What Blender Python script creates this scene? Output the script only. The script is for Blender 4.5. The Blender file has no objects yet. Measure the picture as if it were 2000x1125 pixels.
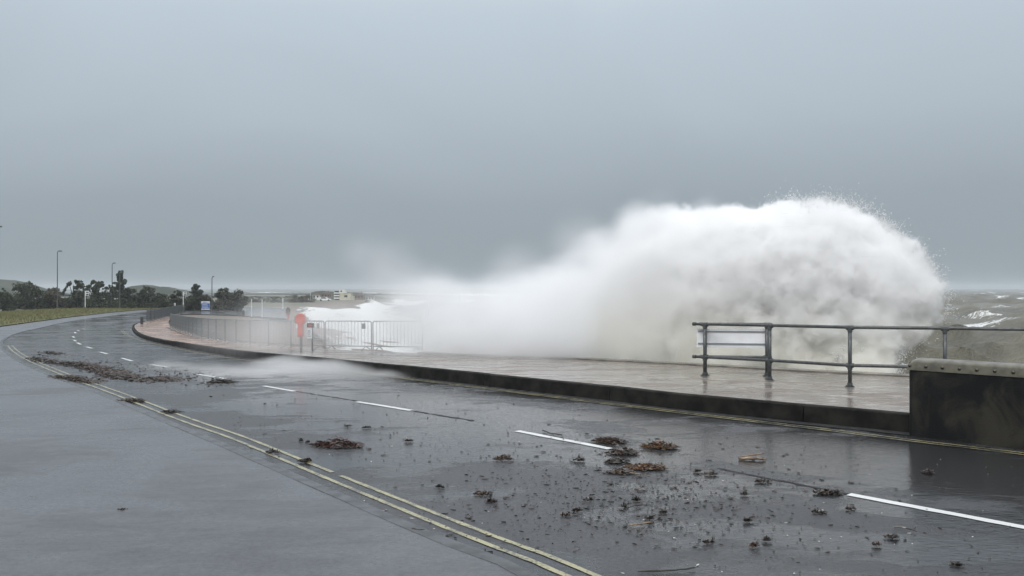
import bpy, bmesh, math, random
import numpy as np
from mathutils import Vector, Matrix, noise as mnoise

random.seed(7)
rng = np.random.default_rng(11)
C = bpy.context.scene.collection
scene = bpy.context.scene

# ------------------------------------------------------------------ camera, sky, sun, exposure
F = 1600.0 / 2000.0 * 36.0          # focal length in mm for a 36 mm sensor
CAM_Z = 2.0
cam = bpy.data.cameras.new('camera')
cam.lens = F; cam.sensor_width = 36; cam.clip_start = 0.05; cam.clip_end = 9000
camo = bpy.data.objects.new('camera', cam); C.objects.link(camo)
camo.location = (0, 0, CAM_Z); camo.rotation_euler = (math.radians(90), 0, 0)
scene.camera = camo

SUN_EL, SUN_AZ = math.radians(46), math.radians(200)     # azimuth measured from +Y clockwise
world = bpy.data.worlds.new('World'); scene.world = world; world.use_nodes = True
wn, wl = world.node_tree.nodes, world.node_tree.links
wn.clear()
wout = wn.new('ShaderNodeOutputWorld'); bg = wn.new('ShaderNodeBackground')
sky = wn.new('ShaderNodeTexSky'); sky.sky_type = 'NISHITA'; sky.sun_disc = False
sky.sun_elevation = SUN_EL; sky.sun_rotation = SUN_AZ; sky.air_density = 1.0; sky.dust_density = 6.0
tc = wn.new('ShaderNodeTexCoord'); sep = wn.new('ShaderNodeSeparateXYZ')
wl.new(tc.outputs['Generated'], sep.inputs[0])
# thick cloud: darker and bluer towards the horizon, brighter overhead
mapn = wn.new('ShaderNodeMapping'); mapn.inputs['Scale'].default_value = (1.0, 1.0, 1.9)
mapn.inputs['Rotation'].default_value = (0.0, 0.25, 0.0)
wl.new(tc.outputs['Generated'], mapn.inputs[0])
cn = wn.new('ShaderNodeTexNoise'); cn.inputs['Scale'].default_value = 2.1; cn.inputs['Detail'].default_value = 5
cn.inputs['Roughness'].default_value = 0.5; cn.inputs['Distortion'].default_value = 0.8
wl.new(mapn.outputs[0], cn.inputs['Vector'])
ca = wn.new('ShaderNodeMath'); ca.operation = 'MULTIPLY_ADD'
ca.inputs[1].default_value = 0.09; ca.inputs[2].default_value = -0.045
wl.new(cn.outputs['Fac'], ca.inputs[0])
cb = wn.new('ShaderNodeMath'); cb.operation = 'ADD'
wl.new(sep.outputs['Z'], cb.inputs[0]); wl.new(ca.outputs[0], cb.inputs[1])
ramp = wn.new('ShaderNodeValToRGB'); wl.new(cb.outputs[0], ramp.inputs[0])
stops = [(0.0, (0.298, 0.350, 0.388)), (0.10, (0.336, 0.392, 0.438)), (0.20, (0.440, 0.510, 0.575)),
         (0.31, (0.535, 0.625, 0.705)), (0.50, (0.86, 0.91, 0.98)), (1.0, (1.35, 1.40, 1.46))]
el = ramp.color_ramp.elements
el[0].position = stops[0][0]; el[0].color = (*stops[0][1], 1)
el[1].position = stops[-1][0]; el[1].color = (*stops[-1][1], 1)
for p, c in stops[1:-1]:
    e = el.new(p); e.color = (*c, 1)
sc10 = wn.new('ShaderNodeVectorMath'); sc10.operation = 'SCALE'; sc10.inputs['Scale'].default_value = 10.0
wl.new(ramp.outputs[0], sc10.inputs[0])
mixw = wn.new('ShaderNodeMix'); mixw.data_type = 'RGBA'; mixw.inputs['Factor'].default_value = 0.95
hsv = wn.new('ShaderNodeHueSaturation'); hsv.inputs['Saturation'].default_value = 0.3
wl.new(sky.outputs[0], hsv.inputs['Color'])
wl.new(hsv.outputs[0], mixw.inputs['A']); wl.new(sc10.outputs[0], mixw.inputs['B'])
wl.new(mixw.outputs['Result'], bg.inputs['Color']); bg.inputs['Strength'].default_value = 0.1
wl.new(bg.outputs[0], wout.inputs['Surface'])

sun = bpy.data.lights.new('sun', 'SUN'); sun.energy = 1.5; sun.angle = math.radians(25); sun.color = (1.0, 0.98, 0.95)
suno = bpy.data.objects.new('sun', sun); C.objects.link(suno)
sd_ = Vector((math.sin(SUN_AZ) * math.cos(SUN_EL), math.cos(SUN_AZ) * math.cos(SUN_EL), math.sin(SUN_EL)))
suno.rotation_euler = (-sd_).to_track_quat('-Z', 'Y').to_euler(); suno.location = sd_ * 50

scene.view_settings.view_transform = 'Standard'; scene.view_settings.look = 'None'
scene.view_settings.exposure = 0.0; scene.view_settings.gamma = 1.0; scene.view_settings.use_curve_mapping = False
cy = scene.cycles
cy.use_denoising = True
try: cy.denoiser = 'OPENIMAGEDENOISE'
except Exception: pass
cy.max_bounces = 24; cy.volume_bounces = 20; cy.diffuse_bounces = 4; cy.glossy_bounces = 3
cy.transparent_max_bounces = 8
cy.volume_step_rate = 1.5; cy.volume_max_steps = 256
cy.sample_clamp_indirect = 6.0

# ------------------------------------------------------------------ the lie of the land
def zr(y):
    """height of the road surface: level by the camera, falling gently away from it"""
    t = max(0.0, y - 14.0)
    return -1.15 * (1 - math.exp(-(t / 30.0) ** 1.3)) - 0.004 * max(0.0, y - 100.0)
def hp(y):
    """how much the promenade stands above the road"""
    if y < 20: return 0.25
    if y > 55: return 0.12
    return 0.25 - 0.13 * (y - 20) / 35
def zp(y): return zr(y) + hp(y)
def G(px, py, prom=False, off=0.0):
    """point of the ground met by the sight line of photograph pixel (px, py): survey of the place"""
    zf = zp if prom else zr
    k = (py - 562.5) / 1600.0
    lo, hi = 1.0, 3000.0
    for _ in range(60):
        m = 0.5 * (lo + hi)
        if CAM_Z - zf(m) - off - k * m > 0: lo = m
        else: hi = m
    d = 0.5 * (lo + hi)
    return Vector(((px - 1000.0) / 1600.0 * d, d, zf(d) + off))
def H(d, py0, py1): return (py0 - py1) * d / 1600.0

# ------------------------------------------------------------------ materials
MATS = {}
def new_mat(name):
    m = bpy.data.materials.new(name); m.use_nodes = True
    nt = m.node_tree; nt.nodes.clear()
    out = nt.nodes.new('ShaderNodeOutputMaterial')
    MATS[name] = m
    return m, nt, out
def N(nt, typ, **kw):
    n = nt.nodes.new(typ)
    for k, v in kw.items():
        if k == 'op': n.operation = v
        elif hasattr(n, k) and k not in ('location',): setattr(n, k, v)
    return n
def mathn(nt, op, a, b=None, c=None, clamp=False):
    n = nt.nodes.new('ShaderNodeMath'); n.operation = op; n.use_clamp = clamp
    for i, v in enumerate((a, b, c)):
        if v is None: continue
        if isinstance(v, (int, float)): n.inputs[i].default_value = v
        else: nt.links.new(v, n.inputs[i])
    return n.outputs[0]
def noise(nt, vec, scale, detail=4, rough=0.55, dist=0.0):
    n = nt.nodes.new('ShaderNodeTexNoise'); n.inputs['Scale'].default_value = scale
    n.inputs['Detail'].default_value = detail; n.inputs['Roughness'].default_value = rough
    n.inputs['Distortion'].default_value = dist
    if vec is not None: nt.links.new(vec, n.inputs['Vector'])
    return n.outputs['Fac']
def geo_pos(nt): return nt.nodes.new('ShaderNodeNewGeometry').outputs['Position']
def objc(nt): return nt.nodes.new('ShaderNodeTexCoord').outputs['Object']
def mapping(nt, vec, scale=(1, 1, 1), rot=(0, 0, 0), loc=(0, 0, 0)):
    n = nt.nodes.new('ShaderNodeMapping'); n.inputs['Scale'].default_value = scale
    n.inputs['Rotation'].default_value = rot; n.inputs['Location'].default_value = loc
    nt.links.new(vec, n.inputs[0]); return n.outputs[0]
def mramp(nt, v, a, b, c=0.0, d=1.0, smooth=True):
    n = nt.nodes.new('ShaderNodeMapRange'); n.interpolation_type = 'SMOOTHSTEP' if smooth else 'LINEAR'
    n.inputs['From Min'].default_value = a; n.inputs['From Max'].default_value = b
    n.inputs['To Min'].default_value = c; n.inputs['To Max'].default_value = d
    nt.links.new(v, n.inputs['Value']); return n.outputs[0]
def mixc(nt, f, a, b):
    n = nt.nodes.new('ShaderNodeMix'); n.data_type = 'RGBA'
    if isinstance(f, (int, float)): n.inputs['Factor'].default_value = f
    else: nt.links.new(f, n.inputs['Factor'])
    for s, v in (('A', a), ('B', b)):
        if isinstance(v, tuple): n.inputs[s].default_value = (*v, 1)
        else: nt.links.new(v, n.inputs[s])
    return n.outputs['Result']
def bump(nt, h, strength, dist=0.01):
    n = nt.nodes.new('ShaderNodeBump'); n.inputs['Strength'].default_value = strength
    n.inputs['Distance'].default_value = dist; nt.links.new(h, n.inputs['Height']); return n.outputs[0]
def setp(nt, p, key, v):
    if isinstance(v, tuple): p.inputs[key].default_value = (*v, 1) if len(v) == 3 else v
    elif isinstance(v, (int, float)): p.inputs[key].default_value = v
    else: nt.links.new(v, p.inputs[key])
def simple(name, c1, c2=None, rough=0.6, nscale=8.0, coat=0.0, bumps=0.0, metal=0.0, lo=0.35, hi=0.65):
    m, nt, out = new_mat(name)
    p = nt.nodes.new('ShaderNodeBsdfPrincipled'); nt.links.new(p.outputs[0], out.inputs[0])
    v = objc(nt)
    n = noise(nt, v, nscale, 5)
    setp(nt, p, 'Base Color', mixc(nt, mramp(nt, n, lo, hi), c1, c2 or tuple(x * 0.75 for x in c1)))
    setp(nt, p, 'Roughness', mramp(nt, n, 0.3, 0.7, rough * 0.8, min(1, rough * 1.15)))
    p.inputs['Metallic'].default_value = metal
    p.inputs['Coat Weight'].default_value = coat; p.inputs['Coat Roughness'].default_value = 0.15
    if bumps: setp(nt, p, 'Normal', bump(nt, noise(nt, v, nscale * 6, 4), bumps, 0.01))
    return m

def wet_ground(name, dark, light, grain, puddle_scale, rot, wet_lo=0.42, wet_hi=0.56, r_dry=0.42, r_wet=0.07,
               specks=0.0, foam=0.0, ior=1.45, aspect=3.0, film=1.0, pools=(), thin=0.35, far=None, soak=0.0):
    m, nt, out = new_mat(name)
    p = nt.nodes.new('ShaderNodeBsdfPrincipled'); nt.links.new(p.outputs[0], out.inputs[0])
    pos = geo_pos(nt)
    g1 = noise(nt, pos, grain * 0.33, 7, 0.85)
    patch = noise(nt, mapping(nt, pos, (1, 1, 1), (0, 0, rot)), 0.55, 5, 0.6, 0.3)
    col = mixc(nt, mramp(nt, g1, 0.38, 0.64), dark, light)
    col = mixc(nt, mramp(nt, patch, 0.35, 0.7, 0.0, 0.35), col, tuple(x * 0.45 for x in dark))
    streak = noise(nt, mapping(nt, pos, (1.0, aspect, 1), (0, 0, rot)), puddle_scale, 6, 0.55, 0.9)
    streak2 = noise(nt, mapping(nt, pos, (1.0, aspect * 1.4, 1), (0, 0, rot + 0.15)), puddle_scale * 4.5, 4, 0.6, 0.6)
    st = mathn(nt, 'MULTIPLY_ADD', streak2, 0.3, mathn(nt, 'MULTIPLY', streak, 0.7))
    for (cx, cy_, rx, ry, ang, amt) in pools:      # hollows that hold water, crowns that shed it
        mp = nt.nodes.new('ShaderNodeMapping'); mp.vector_type = 'TEXTURE'
        mp.inputs['Location'].default_value = (cx, cy_, 0); mp.inputs['Rotation'].default_value = (0, 0, ang)
        mp.inputs['Scale'].default_value = (rx, ry, 50)
        nt.links.new(pos, mp.inputs[0])
        ln = nt.nodes.new('ShaderNodeVectorMath'); ln.operation = 'LENGTH'; nt.links.new(mp.outputs[0], ln.inputs[0])
        st = mathn(nt, 'ADD', st, mramp(nt, ln.outputs['Value'], 0.45, 1.25, amt, 0.0))
    wet = mramp(nt, st, wet_lo, wet_hi)
    if far:
        spx = nt.nodes.new('ShaderNodeSeparateXYZ'); nt.links.new(pos, spx.inputs[0])
        col = mixc(nt, mramp(nt, mathn(nt, 'MULTIPLY_ADD', patch, 6.0, spx.outputs['Y']), far[0], far[1]), col, mixc(nt, mramp(nt, g1, 0.3, 0.72), far[2], far[3]))
    col = mixc(nt, mathn(nt, 'MULTIPLY', wet, soak), col, tuple(x * 0.25 for x in dark))
    if specks:
        sp = noise(nt, pos, 150.0, 2, 0.5)
        col = mixc(nt, mramp(nt, sp, 0.66, 0.74, 0, specks), col, (0.32, 0.31, 0.29))
    if foam:
        fn = noise(nt, mapping(nt, pos, (0.6, 2.0, 1), (0, 0, rot)), 2.3, 9, 0.72, 1.0)
        fn2 = noise(nt, mapping(nt, pos, (1, 1.0, 1)), 0.35, 2, 0.5)
        ff = mathn(nt, 'MULTIPLY', mramp(nt, fn, 0.53, 0.63), mramp(nt, fn2, 0.34, 0.54))
        col = mixc(nt, mathn(nt, 'MULTIPLY', ff, foam), col, (0.62, 0.60, 0.58))
    setp(nt, p, 'Base Color', col)
    setp(nt, p, 'Roughness', 0.75)
    setp(nt, p, 'Coat Weight', mramp(nt, wet, 0.0, 1.0, thin, film)); p.inputs['Specular IOR Level'].default_value = 0.25; p.inputs['Coat IOR'].default_value = ior
    rr = mramp(nt, wet, 0.0, 1.0, r_dry, r_wet)
    setp(nt, p, 'Coat Roughness', rr)
    # rough stone shows through where the film is thin; wind ripples where it is deep
    inv = mathn(nt, 'SUBTRACT', 1.0, wet)
    h1 = mathn(nt, 'MULTIPLY', noise(nt, pos, 95.0, 3, 0.7), inv)
    rip = noise(nt, mapping(nt, pos, (1.0, 2.6, 1), (0, 0, rot)), 9.0, 4, 0.6, 0.5)
    hh = mathn(nt, 'MULTIPLY_ADD', rip, 0.55, h1)
    b = bump(nt, hh, 0.55, 0.012)
    nt.links.new(b, p.inputs['Coat Normal'])
    nt.links.new(bump(nt, g1, 0.4, 0.006), p.inputs['Normal'])
    return m

wet_ground('wet_road', (0.026, 0.027, 0.030), (0.080, 0.083, 0.090), 75.0, 0.34, math.radians(-38), wet_lo=0.40, wet_hi=0.54, r_dry=0.38, r_wet=0.05, specks=0.5, aspect=1.7, soak=0.85, thin=0.75,
           pools=[(4.4, 9.3, 3.2, 1.35, -0.68, 0.20), (3.9, 7.1, 1.1, 0.35, -0.55, 0.15), (0.0, 6.9, 1.0, 0.5, -0.6, -0.22), (-1.6, 13.5, 3.2, 1.3, -0.75, 0.12),
                  (1.1, 8.2, 2.2, 0.55, -0.6, -0.07), (6.2, 8.6, 1.6, 0.5, -0.7, 0.10), (-4.5, 12.5, 3.5, 0.7, -0.9, -0.10), (1.9, 6.2, 1.6, 0.4, -0.4, -0.08), (1.75, 7.95, 1.0, 0.32, -0.5, 0.14), (3.0, 7.0, 1.3, 0.35, -0.3, -0.10)])
wet_ground('wet_pavement', (0.066, 0.069, 0.076), (0.112, 0.117, 0.127), 80.0, 0.30, math.radians(-20), wet_lo=0.34, wet_hi=0.60,
           r_dry=0.42, r_wet=0.26, specks=0.35, thin=0.85, aspect=1.8)
wet_ground('wet_promenade', (0.165, 0.138, 0.115), (0.255, 0.218, 0.186), 30.0, 0.5, math.radians(-30), wet_lo=0.40, wet_hi=0.52,
           r_dry=0.30, r_wet=0.10, foam=0.75, thin=0.5, far=(29, 36, (0.34, 0.215, 0.155), (0.46, 0.31, 0.23)))
simple('kerb_stone', (0.019, 0.018, 0.015), (0.008, 0.008, 0.007), 0.85, 3.0, bumps=0.5)
MATS['kerb_stone'].node_tree.nodes['Principled BSDF'].inputs['Specular IOR Level'].default_value = 0.15
simple('kerb_edging', (0.060, 0.061, 0.063), (0.03, 0.03, 0.032), 0.6, 6.0, coat=0.6, bumps=0.4)
simple('sea_wall_stone', (0.20, 0.18, 0.15), (0.09, 0.08, 0.07), 0.6, 2.0, coat=0.4, bumps=0.5)

def paint(name, c, wear_lo, wear_hi, under=(0.05, 0.05, 0.052)):
    m, nt, out = new_mat(name)
    p = nt.nodes.new('ShaderNodeBsdfPrincipled'); nt.links.new(p.outputs[0], out.inputs[0])
    pos = geo_pos(nt)
    w = mathn(nt, 'MULTIPLY_ADD', noise(nt, pos, 38.0, 5, 0.7), 0.6, mathn(nt, 'MULTIPLY', noise(nt, pos, 3.0, 4), 0.4))
    setp(nt, p, 'Base Color', mixc(nt, mramp(nt, w, wear_lo, wear_hi), c, under))
    setp(nt, p, 'Roughness', 0.5); p.inputs['Coat Weight'].default_value = 0.7; p.inputs['Coat Roughness'].default_value = 0.25
    p.inputs['Coat IOR'].default_value = 1.33
    setp(nt, p, 'Normal', bump(nt, noise(nt, pos, 90.0, 3), 0.3, 0.004))
    return m
paint('white_paint', (0.72, 0.73, 0.72), 0.56, 0.66)
paint('yellow_paint', (0.38, 0.355, 0.20), 0.44, 0.62)
paint('worn_yellow_paint', (0.40, 0.36, 0.18), 0.43, 0.58)

# the wall
m, nt, out = new_mat('black_wall')
p = nt.nodes.new('ShaderNodeBsdfPrincipled'); nt.links.new(p.outputs[0], out.inputs[0])
v = objc(nt)
n1 = noise(nt, v, 1.6, 7, 0.62, 0.6); n2 = noise(nt, mapping(nt, v, (3, 3, 0.5)), 2.2, 5, 0.6)
c_ = mixc(nt, mramp(nt, n1, 0.42, 0.66), (0.006, 0.0065, 0.0070), (0.036, 0.033, 0.025))
c_ = mixc(nt, mramp(nt, n2, 0.55, 0.75, 0, 0.5), c_, (0.030, 0.024, 0.020))
setp(nt, p, 'Base Color', c_); setp(nt, p, 'Roughness', mramp(nt, n1, 0.3, 0.7, 0.5, 0.8))
p.inputs['Specular IOR Level'].default_value = 0.2
setp(nt, p, 'Normal', bump(nt, noise(nt, v, 40, 5, 0.7), 0.5, 0.01))
simple('coping_paint', (0.145, 0.135, 0.098), (0.085, 0.078, 0.060), 0.5, 7.0, coat=0.5, bumps=0.25)
simple('bolt_metal', (0.13, 0.105, 0.075), (0.05, 0.04, 0.03), 0.4, 30.0, coat=0.5, metal=0.3)
simple('rail_grey', (0.082, 0.088, 0.089), (0.038, 0.041, 0.042), 0.45, 14.0, coat=0.3, bumps=0.25, metal=0.1)
simple('board_white', (0.86, 0.87, 0.88), (0.78, 0.79, 0.80), 0.5, 3.0)
simple('board_edge', (0.30, 0.32, 0.34), None, 0.4, 3.0, coat=0.4)
simple('galvanised', (0.23, 0.25, 0.26), (0.13, 0.145, 0.15), 0.4, 10.0, metal=0.5, coat=0.2)
simple('barrier_dark', (0.10, 0.115, 0.125), (0.05, 0.06, 0.065), 0.5, 10.0, metal=0.2, coat=0.2)
simple('lifebuoy_orange', (0.62, 0.10, 0.060), (0.46, 0.07, 0.045), 0.35, 4.0, coat=0.5)
simple('dark_plastic', (0.03, 0.032, 0.035), None, 0.5, 6.0, coat=0.2)
simple('lamp_post_grey', (0.09, 0.105, 0.11), (0.06, 0.07, 0.075), 0.5, 6.0)
simple('sign_white', (0.72, 0.74, 0.75), None, 0.45, 6.0)
simple('sign_blue', (0.05, 0.13, 0.36), (0.04, 0.10, 0.30), 0.4, 2.0)
simple('sign_dark', (0.06, 0.06, 0.07), None, 0.5, 4.0)
simple('red_print', (0.55, 0.06, 0.05), None, 0.5, 4.0)
simple('bark', (0.06, 0.05, 0.04), (0.035, 0.03, 0.025), 0.9, 6.0)
simple('render_white', (0.72, 0.72, 0.68), (0.60, 0.60, 0.57), 0.7, 0.6)
simple('render_cream', (0.58, 0.56, 0.44), (0.48, 0.46, 0.37), 0.7, 0.6)
simple('house_brick', (0.22, 0.16, 0.13), (0.16, 0.12, 0.10), 0.8, 1.0)
simple('roof_tile', (0.11, 0.085, 0.078), (0.08, 0.065, 0.06), 0.8, 1.0)
simple('window_glass', (0.035, 0.04, 0.045), None, 0.15, 2.0)
simple('tyre', (0.02, 0.02, 0.02), None, 0.8, 2.0)
simple('car_white', (0.70, 0.71, 0.72), (0.62, 0.63, 0.64), 0.3, 1.0, coat=0.8)
simple('hill_green', (0.050, 0.060, 0.038), (0.030, 0.040, 0.026), 0.95, 0.05, bumps=0.0)
simple('seaweed_dark', (0.030, 0.022, 0.014), (0.012, 0.010, 0.008), 0.35, 25.0, coat=0.5)
simple('seaweed_brown', (0.070, 0.036, 0.018), (0.026, 0.015, 0.009), 0.35, 18.0, coat=0.5)
simple('seaweed_red', (0.070, 0.030, 0.022), (0.035, 0.018, 0.014), 0.35, 18.0, coat=0.5)
simple('seaweed_amber', (0.160, 0.078, 0.028), (0.060, 0.030, 0.015), 0.35, 18.0, coat=0.5)
simple('driftwood', (0.26, 0.17, 0.10), (0.09, 0.055, 0.035), 0.6, 14.0, coat=0.3)
simple('pale_shell', (0.70, 0.69, 0.66), (0.5, 0.48, 0.45), 0.4, 20.0)

def leaf_mat(name, a, b):
    m, nt, out = new_mat(name)
    p = nt.nodes.new('ShaderNodeBsdfPrincipled'); nt.links.new(p.outputs[0], out.inputs[0])
    n = noise(nt, objc(nt), 0.9, 3)
    ri = nt.nodes.new('ShaderNodeNewGeometry').outputs['Random Per Island']
    f = mathn(nt, 'MULTIPLY_ADD', ri, 0.5, mathn(nt, 'MULTIPLY', n, 0.5))
    setp(nt, p, 'Base Color', mixc(nt, f, a, b)); setp(nt, p, 'Roughness', 0.7)
    return m
leaf_mat('leaf_dark', (0.030, 0.040, 0.022), (0.055, 0.062, 0.032))
leaf_mat('leaf_brownish', (0.060, 0.055, 0.035), (0.095, 0.080, 0.050))
leaf_mat('leaf_pine', (0.028, 0.042, 0.030), (0.055, 0.070, 0.045))
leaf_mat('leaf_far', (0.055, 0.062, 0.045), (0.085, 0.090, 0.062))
leaf_mat('grass_blade', (0.095, 0.120, 0.035), (0.185, 0.150, 0.060))

m, nt, out = new_mat('grass_ground')
p = nt.nodes.new('ShaderNodeBsdfPrincipled'); nt.links.new(p.outputs[0], out.inputs[0])
pos = geo_pos(nt)
a = noise(nt, pos, 0.25, 5, 0.6); b_ = noise(nt, pos, 3.0, 4, 0.7)
c_ = mixc(nt, mramp(nt, a, 0.38, 0.62), (0.080, 0.105, 0.030), (0.160, 0.125, 0.050))
c_ = mixc(nt, mramp(nt, b_, 0.4, 0.7, 0, 0.5), c_, (0.045, 0.060, 0.022))
setp(nt, p, 'Base Color', c_); setp(nt, p, 'Roughness', 0.9)
setp(nt, p, 'Normal', bump(nt, b_, 0.6, 0.1))

m, nt, out = new_mat('terrain_ground')
p = nt.nodes.new('ShaderNodeBsdfPrincipled'); nt.links.new(p.outputs[0], out.inputs[0])
pos = geo_pos(nt)
at = nt.nodes.new('ShaderNodeAttribute'); at.attribute_name = 'shore'
a = noise(nt, mapping(nt, pos, (1, 0.4, 1)), 0.12, 5, 0.6); b_ = noise(nt, pos, 6.0, 5, 0.8)
sh = mixc(nt, mramp(nt, b_, 0.3, 0.7), (0.200, 0.150, 0.112), (0.105, 0.080, 0.062))
gr = mixc(nt, mramp(nt, a, 0.40, 0.6), (0.085, 0.098, 0.048), (0.150, 0.130, 0.085))
sa = mathn(nt, 'ADD', at.outputs['Fac'], mramp(nt, a, 0.3, 0.7, -0.3, 0.3))
setp(nt, p, 'Base Color', mixc(nt, mramp(nt, sa, 0.4, 0.6), gr, sh)); setp(nt, p, 'Roughness', 0.75)
p.inputs['Coat Weight'].default_value = 0.25; p.inputs['Coat Roughness'].default_value = 0.4
setp(nt, p, 'Normal', bump(nt, b_, 0.5, 0.05))

m, nt, out = new_mat('sea_water')
p = nt.nodes.new('ShaderNodeBsdfPrincipled'); nt.links.new(p.outputs[0], out.inputs[0])
pos = geo_pos(nt)
at = nt.nodes.new('ShaderNodeAttribute'); at.attribute_name = 'foam'
fa = noise(nt, mapping(nt, pos, (0.7, 1.8, 1)), 1.6, 8, 0.7, 0.6); fb = noise(nt, pos, 9.0, 4, 0.7, 0.3)
fm = mathn(nt, 'ADD', at.outputs['Fac'], mramp(nt, fa, 0.25, 0.75, -0.45, 0.45, smooth=False))
fm = mramp(nt, fm, 0.42, 0.62)
wc = mixc(nt, mramp(nt, noise(nt, pos, 0.15, 4), 0.35, 0.65), (0.190, 0.180, 0.140), (0.130, 0.126, 0.102))
setp(nt, p, 'Base Color', mixc(nt, fm, wc, (0.80, 0.81, 0.80)))
setp(nt, p, 'Roughness', mramp(nt, fm, 0, 1, 0.24, 0.8)); p.inputs['IOR'].default_value = 1.33
bb = mathn(nt, 'MULTIPLY_ADD', noise(nt, mapping(nt, pos, (0.8, 1.6, 1)), 1.5, 8, 0.68, 0.4), 1.0, mathn(nt, 'MULTIPLY', fb, 0.15))
setp(nt, p, 'Normal', bump(nt, bb, 1.0, 0.32))

# ------------------------------------------------------------------ mesh helpers
class MB:
    def __init__(s): s.v = []; s.f = []; s.mi = []
    def add(s, vs, fs, mi=0):
        b = len(s.v); s.v += [tuple(x) for x in vs]; s.f += [tuple(b + i for i in f) for f in fs]; s.mi += [mi] * len(fs)
        return s
    def box(s, x0, x1, y0, y1, z0, z1, mi=0, M=None, bev=0.0):
        if bev:
            bm = bmesh.new(); bmesh.ops.create_cube(bm, size=1)
            for v in bm.verts: v.co = Vector(((x0 + x1) / 2 + v.co.x * (x1 - x0), (y0 + y1) / 2 + v.co.y * (y1 - y0), (z0 + z1) / 2 + v.co.z * (z1 - z0)))
            bmesh.ops.bevel(bm, geom=bm.edges[:], offset=bev, segments=2, affect='EDGES', profile=0.5)
            vs = [v.co.copy() for v in bm.verts]; fs = [[v.index for v in f.verts] for f in bm.faces]; bm.free()
        else:
            vs = [Vector(p) for p in ((x0, y0, z0), (x1, y0, z0), (x1, y1, z0), (x0, y1, z0), (x0, y0, z1), (x1, y0, z1), (x1, y1, z1), (x0, y1, z1))]
            fs = [(0, 3, 2, 1), (4, 5, 6, 7), (0, 1, 5, 4), (1, 2, 6, 5), (2, 3, 7, 6), (3, 0, 4, 7)]
        if M is not None: vs = [M @ v for v in vs]
        return s.add(vs, fs, mi)
    def tube(s, pts, r, n=8, mi=0, caps=True):
        pts = [Vector(p) for p in pts]
        rs = r if isinstance(r, (list, tuple)) else [r] * len(pts)
        up = None; rings = []
        for i, p in enumerate(pts):
            t = (pts[min(i + 1, len(pts) - 1)] - pts[max(i - 1, 0)])
            if t.length < 1e-9: t = Vector((0, 0, 1))
            t.normalize()
            if up is None:
                up = Vector((0, 0, 1)) if abs(t.z) < 0.9 else Vector((1, 0, 0))
            a = t.cross(up)
            if a.length < 1e-6: a = t.cross(Vector((0.3, 1, 0.2)))
            a.normalize(); b = t.cross(a).normalized(); up = -b if b.dot(up) < 0 else b
            rings.append([p + (a * math.cos(2 * math.pi * k / n) + b * math.sin(2 * math.pi * k / n)) * rs[i] for k in range(n)])
        vs = [v for ring in rings for v in ring]; fs = []
        for i in range(len(rings) - 1):
            for k in range(n):
                k2 = (k + 1) % n
                fs.append((i * n + k, i * n + k2, (i + 1) * n + k2, (i + 1) * n + k))
        if caps:
            fs.append(tuple(range(n - 1, -1, -1))); fs.append(tuple((len(rings) - 1) * n + k for k in range(n)))
        return s.add(vs, fs, mi)
    def sphere(s, c, r, M=None, seg=8, rings=6, mi=0):
        bm = bmesh.new(); bmesh.ops.create_uvsphere(bm, u_segments=seg, v_segments=rings, radius=1)
        rr = r if isinstance(r, (tuple, list)) else (r, r, r)
        vs = [Vector((v.co.x * rr[0], v.co.y * rr[1], v.co.z * rr[2])) for v in bm.verts]
        if M is not None: vs = [M @ v for v in vs]
        vs = [v + Vector(c) for v in vs]
        fs = [[v.index for v in f.verts] for f in bm.faces]; bm.free()
        return s.add(vs, fs, mi)
    def build(s, name, mats, parent=None, smooth=False, loc=None):
        me = bpy.data.meshes.new(name); me.from_pydata(s.v, [], s.f)
        for mm in (mats if isinstance(mats, (list, tuple)) else [mats]):
            me.materials.append(MATS[mm] if isinstance(mm, str) else mm)
        if any(s.mi): me.polygons.foreach_set('material_index', s.mi)
        if smooth: me.polygons.foreach_set('use_smooth', [True] * len(s.f))
        me.update()
        o = bpy.data.objects.new(name, me); C.objects.link(o)
        if loc is not None: o.location = loc
        if parent is not None: o.parent = parent
        return o
def tag(o, label=None, cat=None, group=None, kind=None):
    if label: o['label'] = label
    if cat: o['category'] = cat
    if group: o['group'] = group
    if kind: o['kind'] = kind
    return o
def thing(name, label, cat, loc=(0, 0, 0), rz=0.0, group=None):
    o = bpy.data.objects.new(name, None); o.empty_display_size = 0.2; C.objects.link(o)
    o.location = loc; o.rotation_euler = (0, 0, rz)
    return tag(o, label, cat, group)
def kids(o): return [c for c in bpy.data.objects if c.parent == o]
def copy_tree(o, parent=None):
    c = o.copy(); C.objects.link(c)
    if parent is not None: c.parent = parent
    for ch in kids(o): copy_tree(ch, c)
    return c

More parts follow.
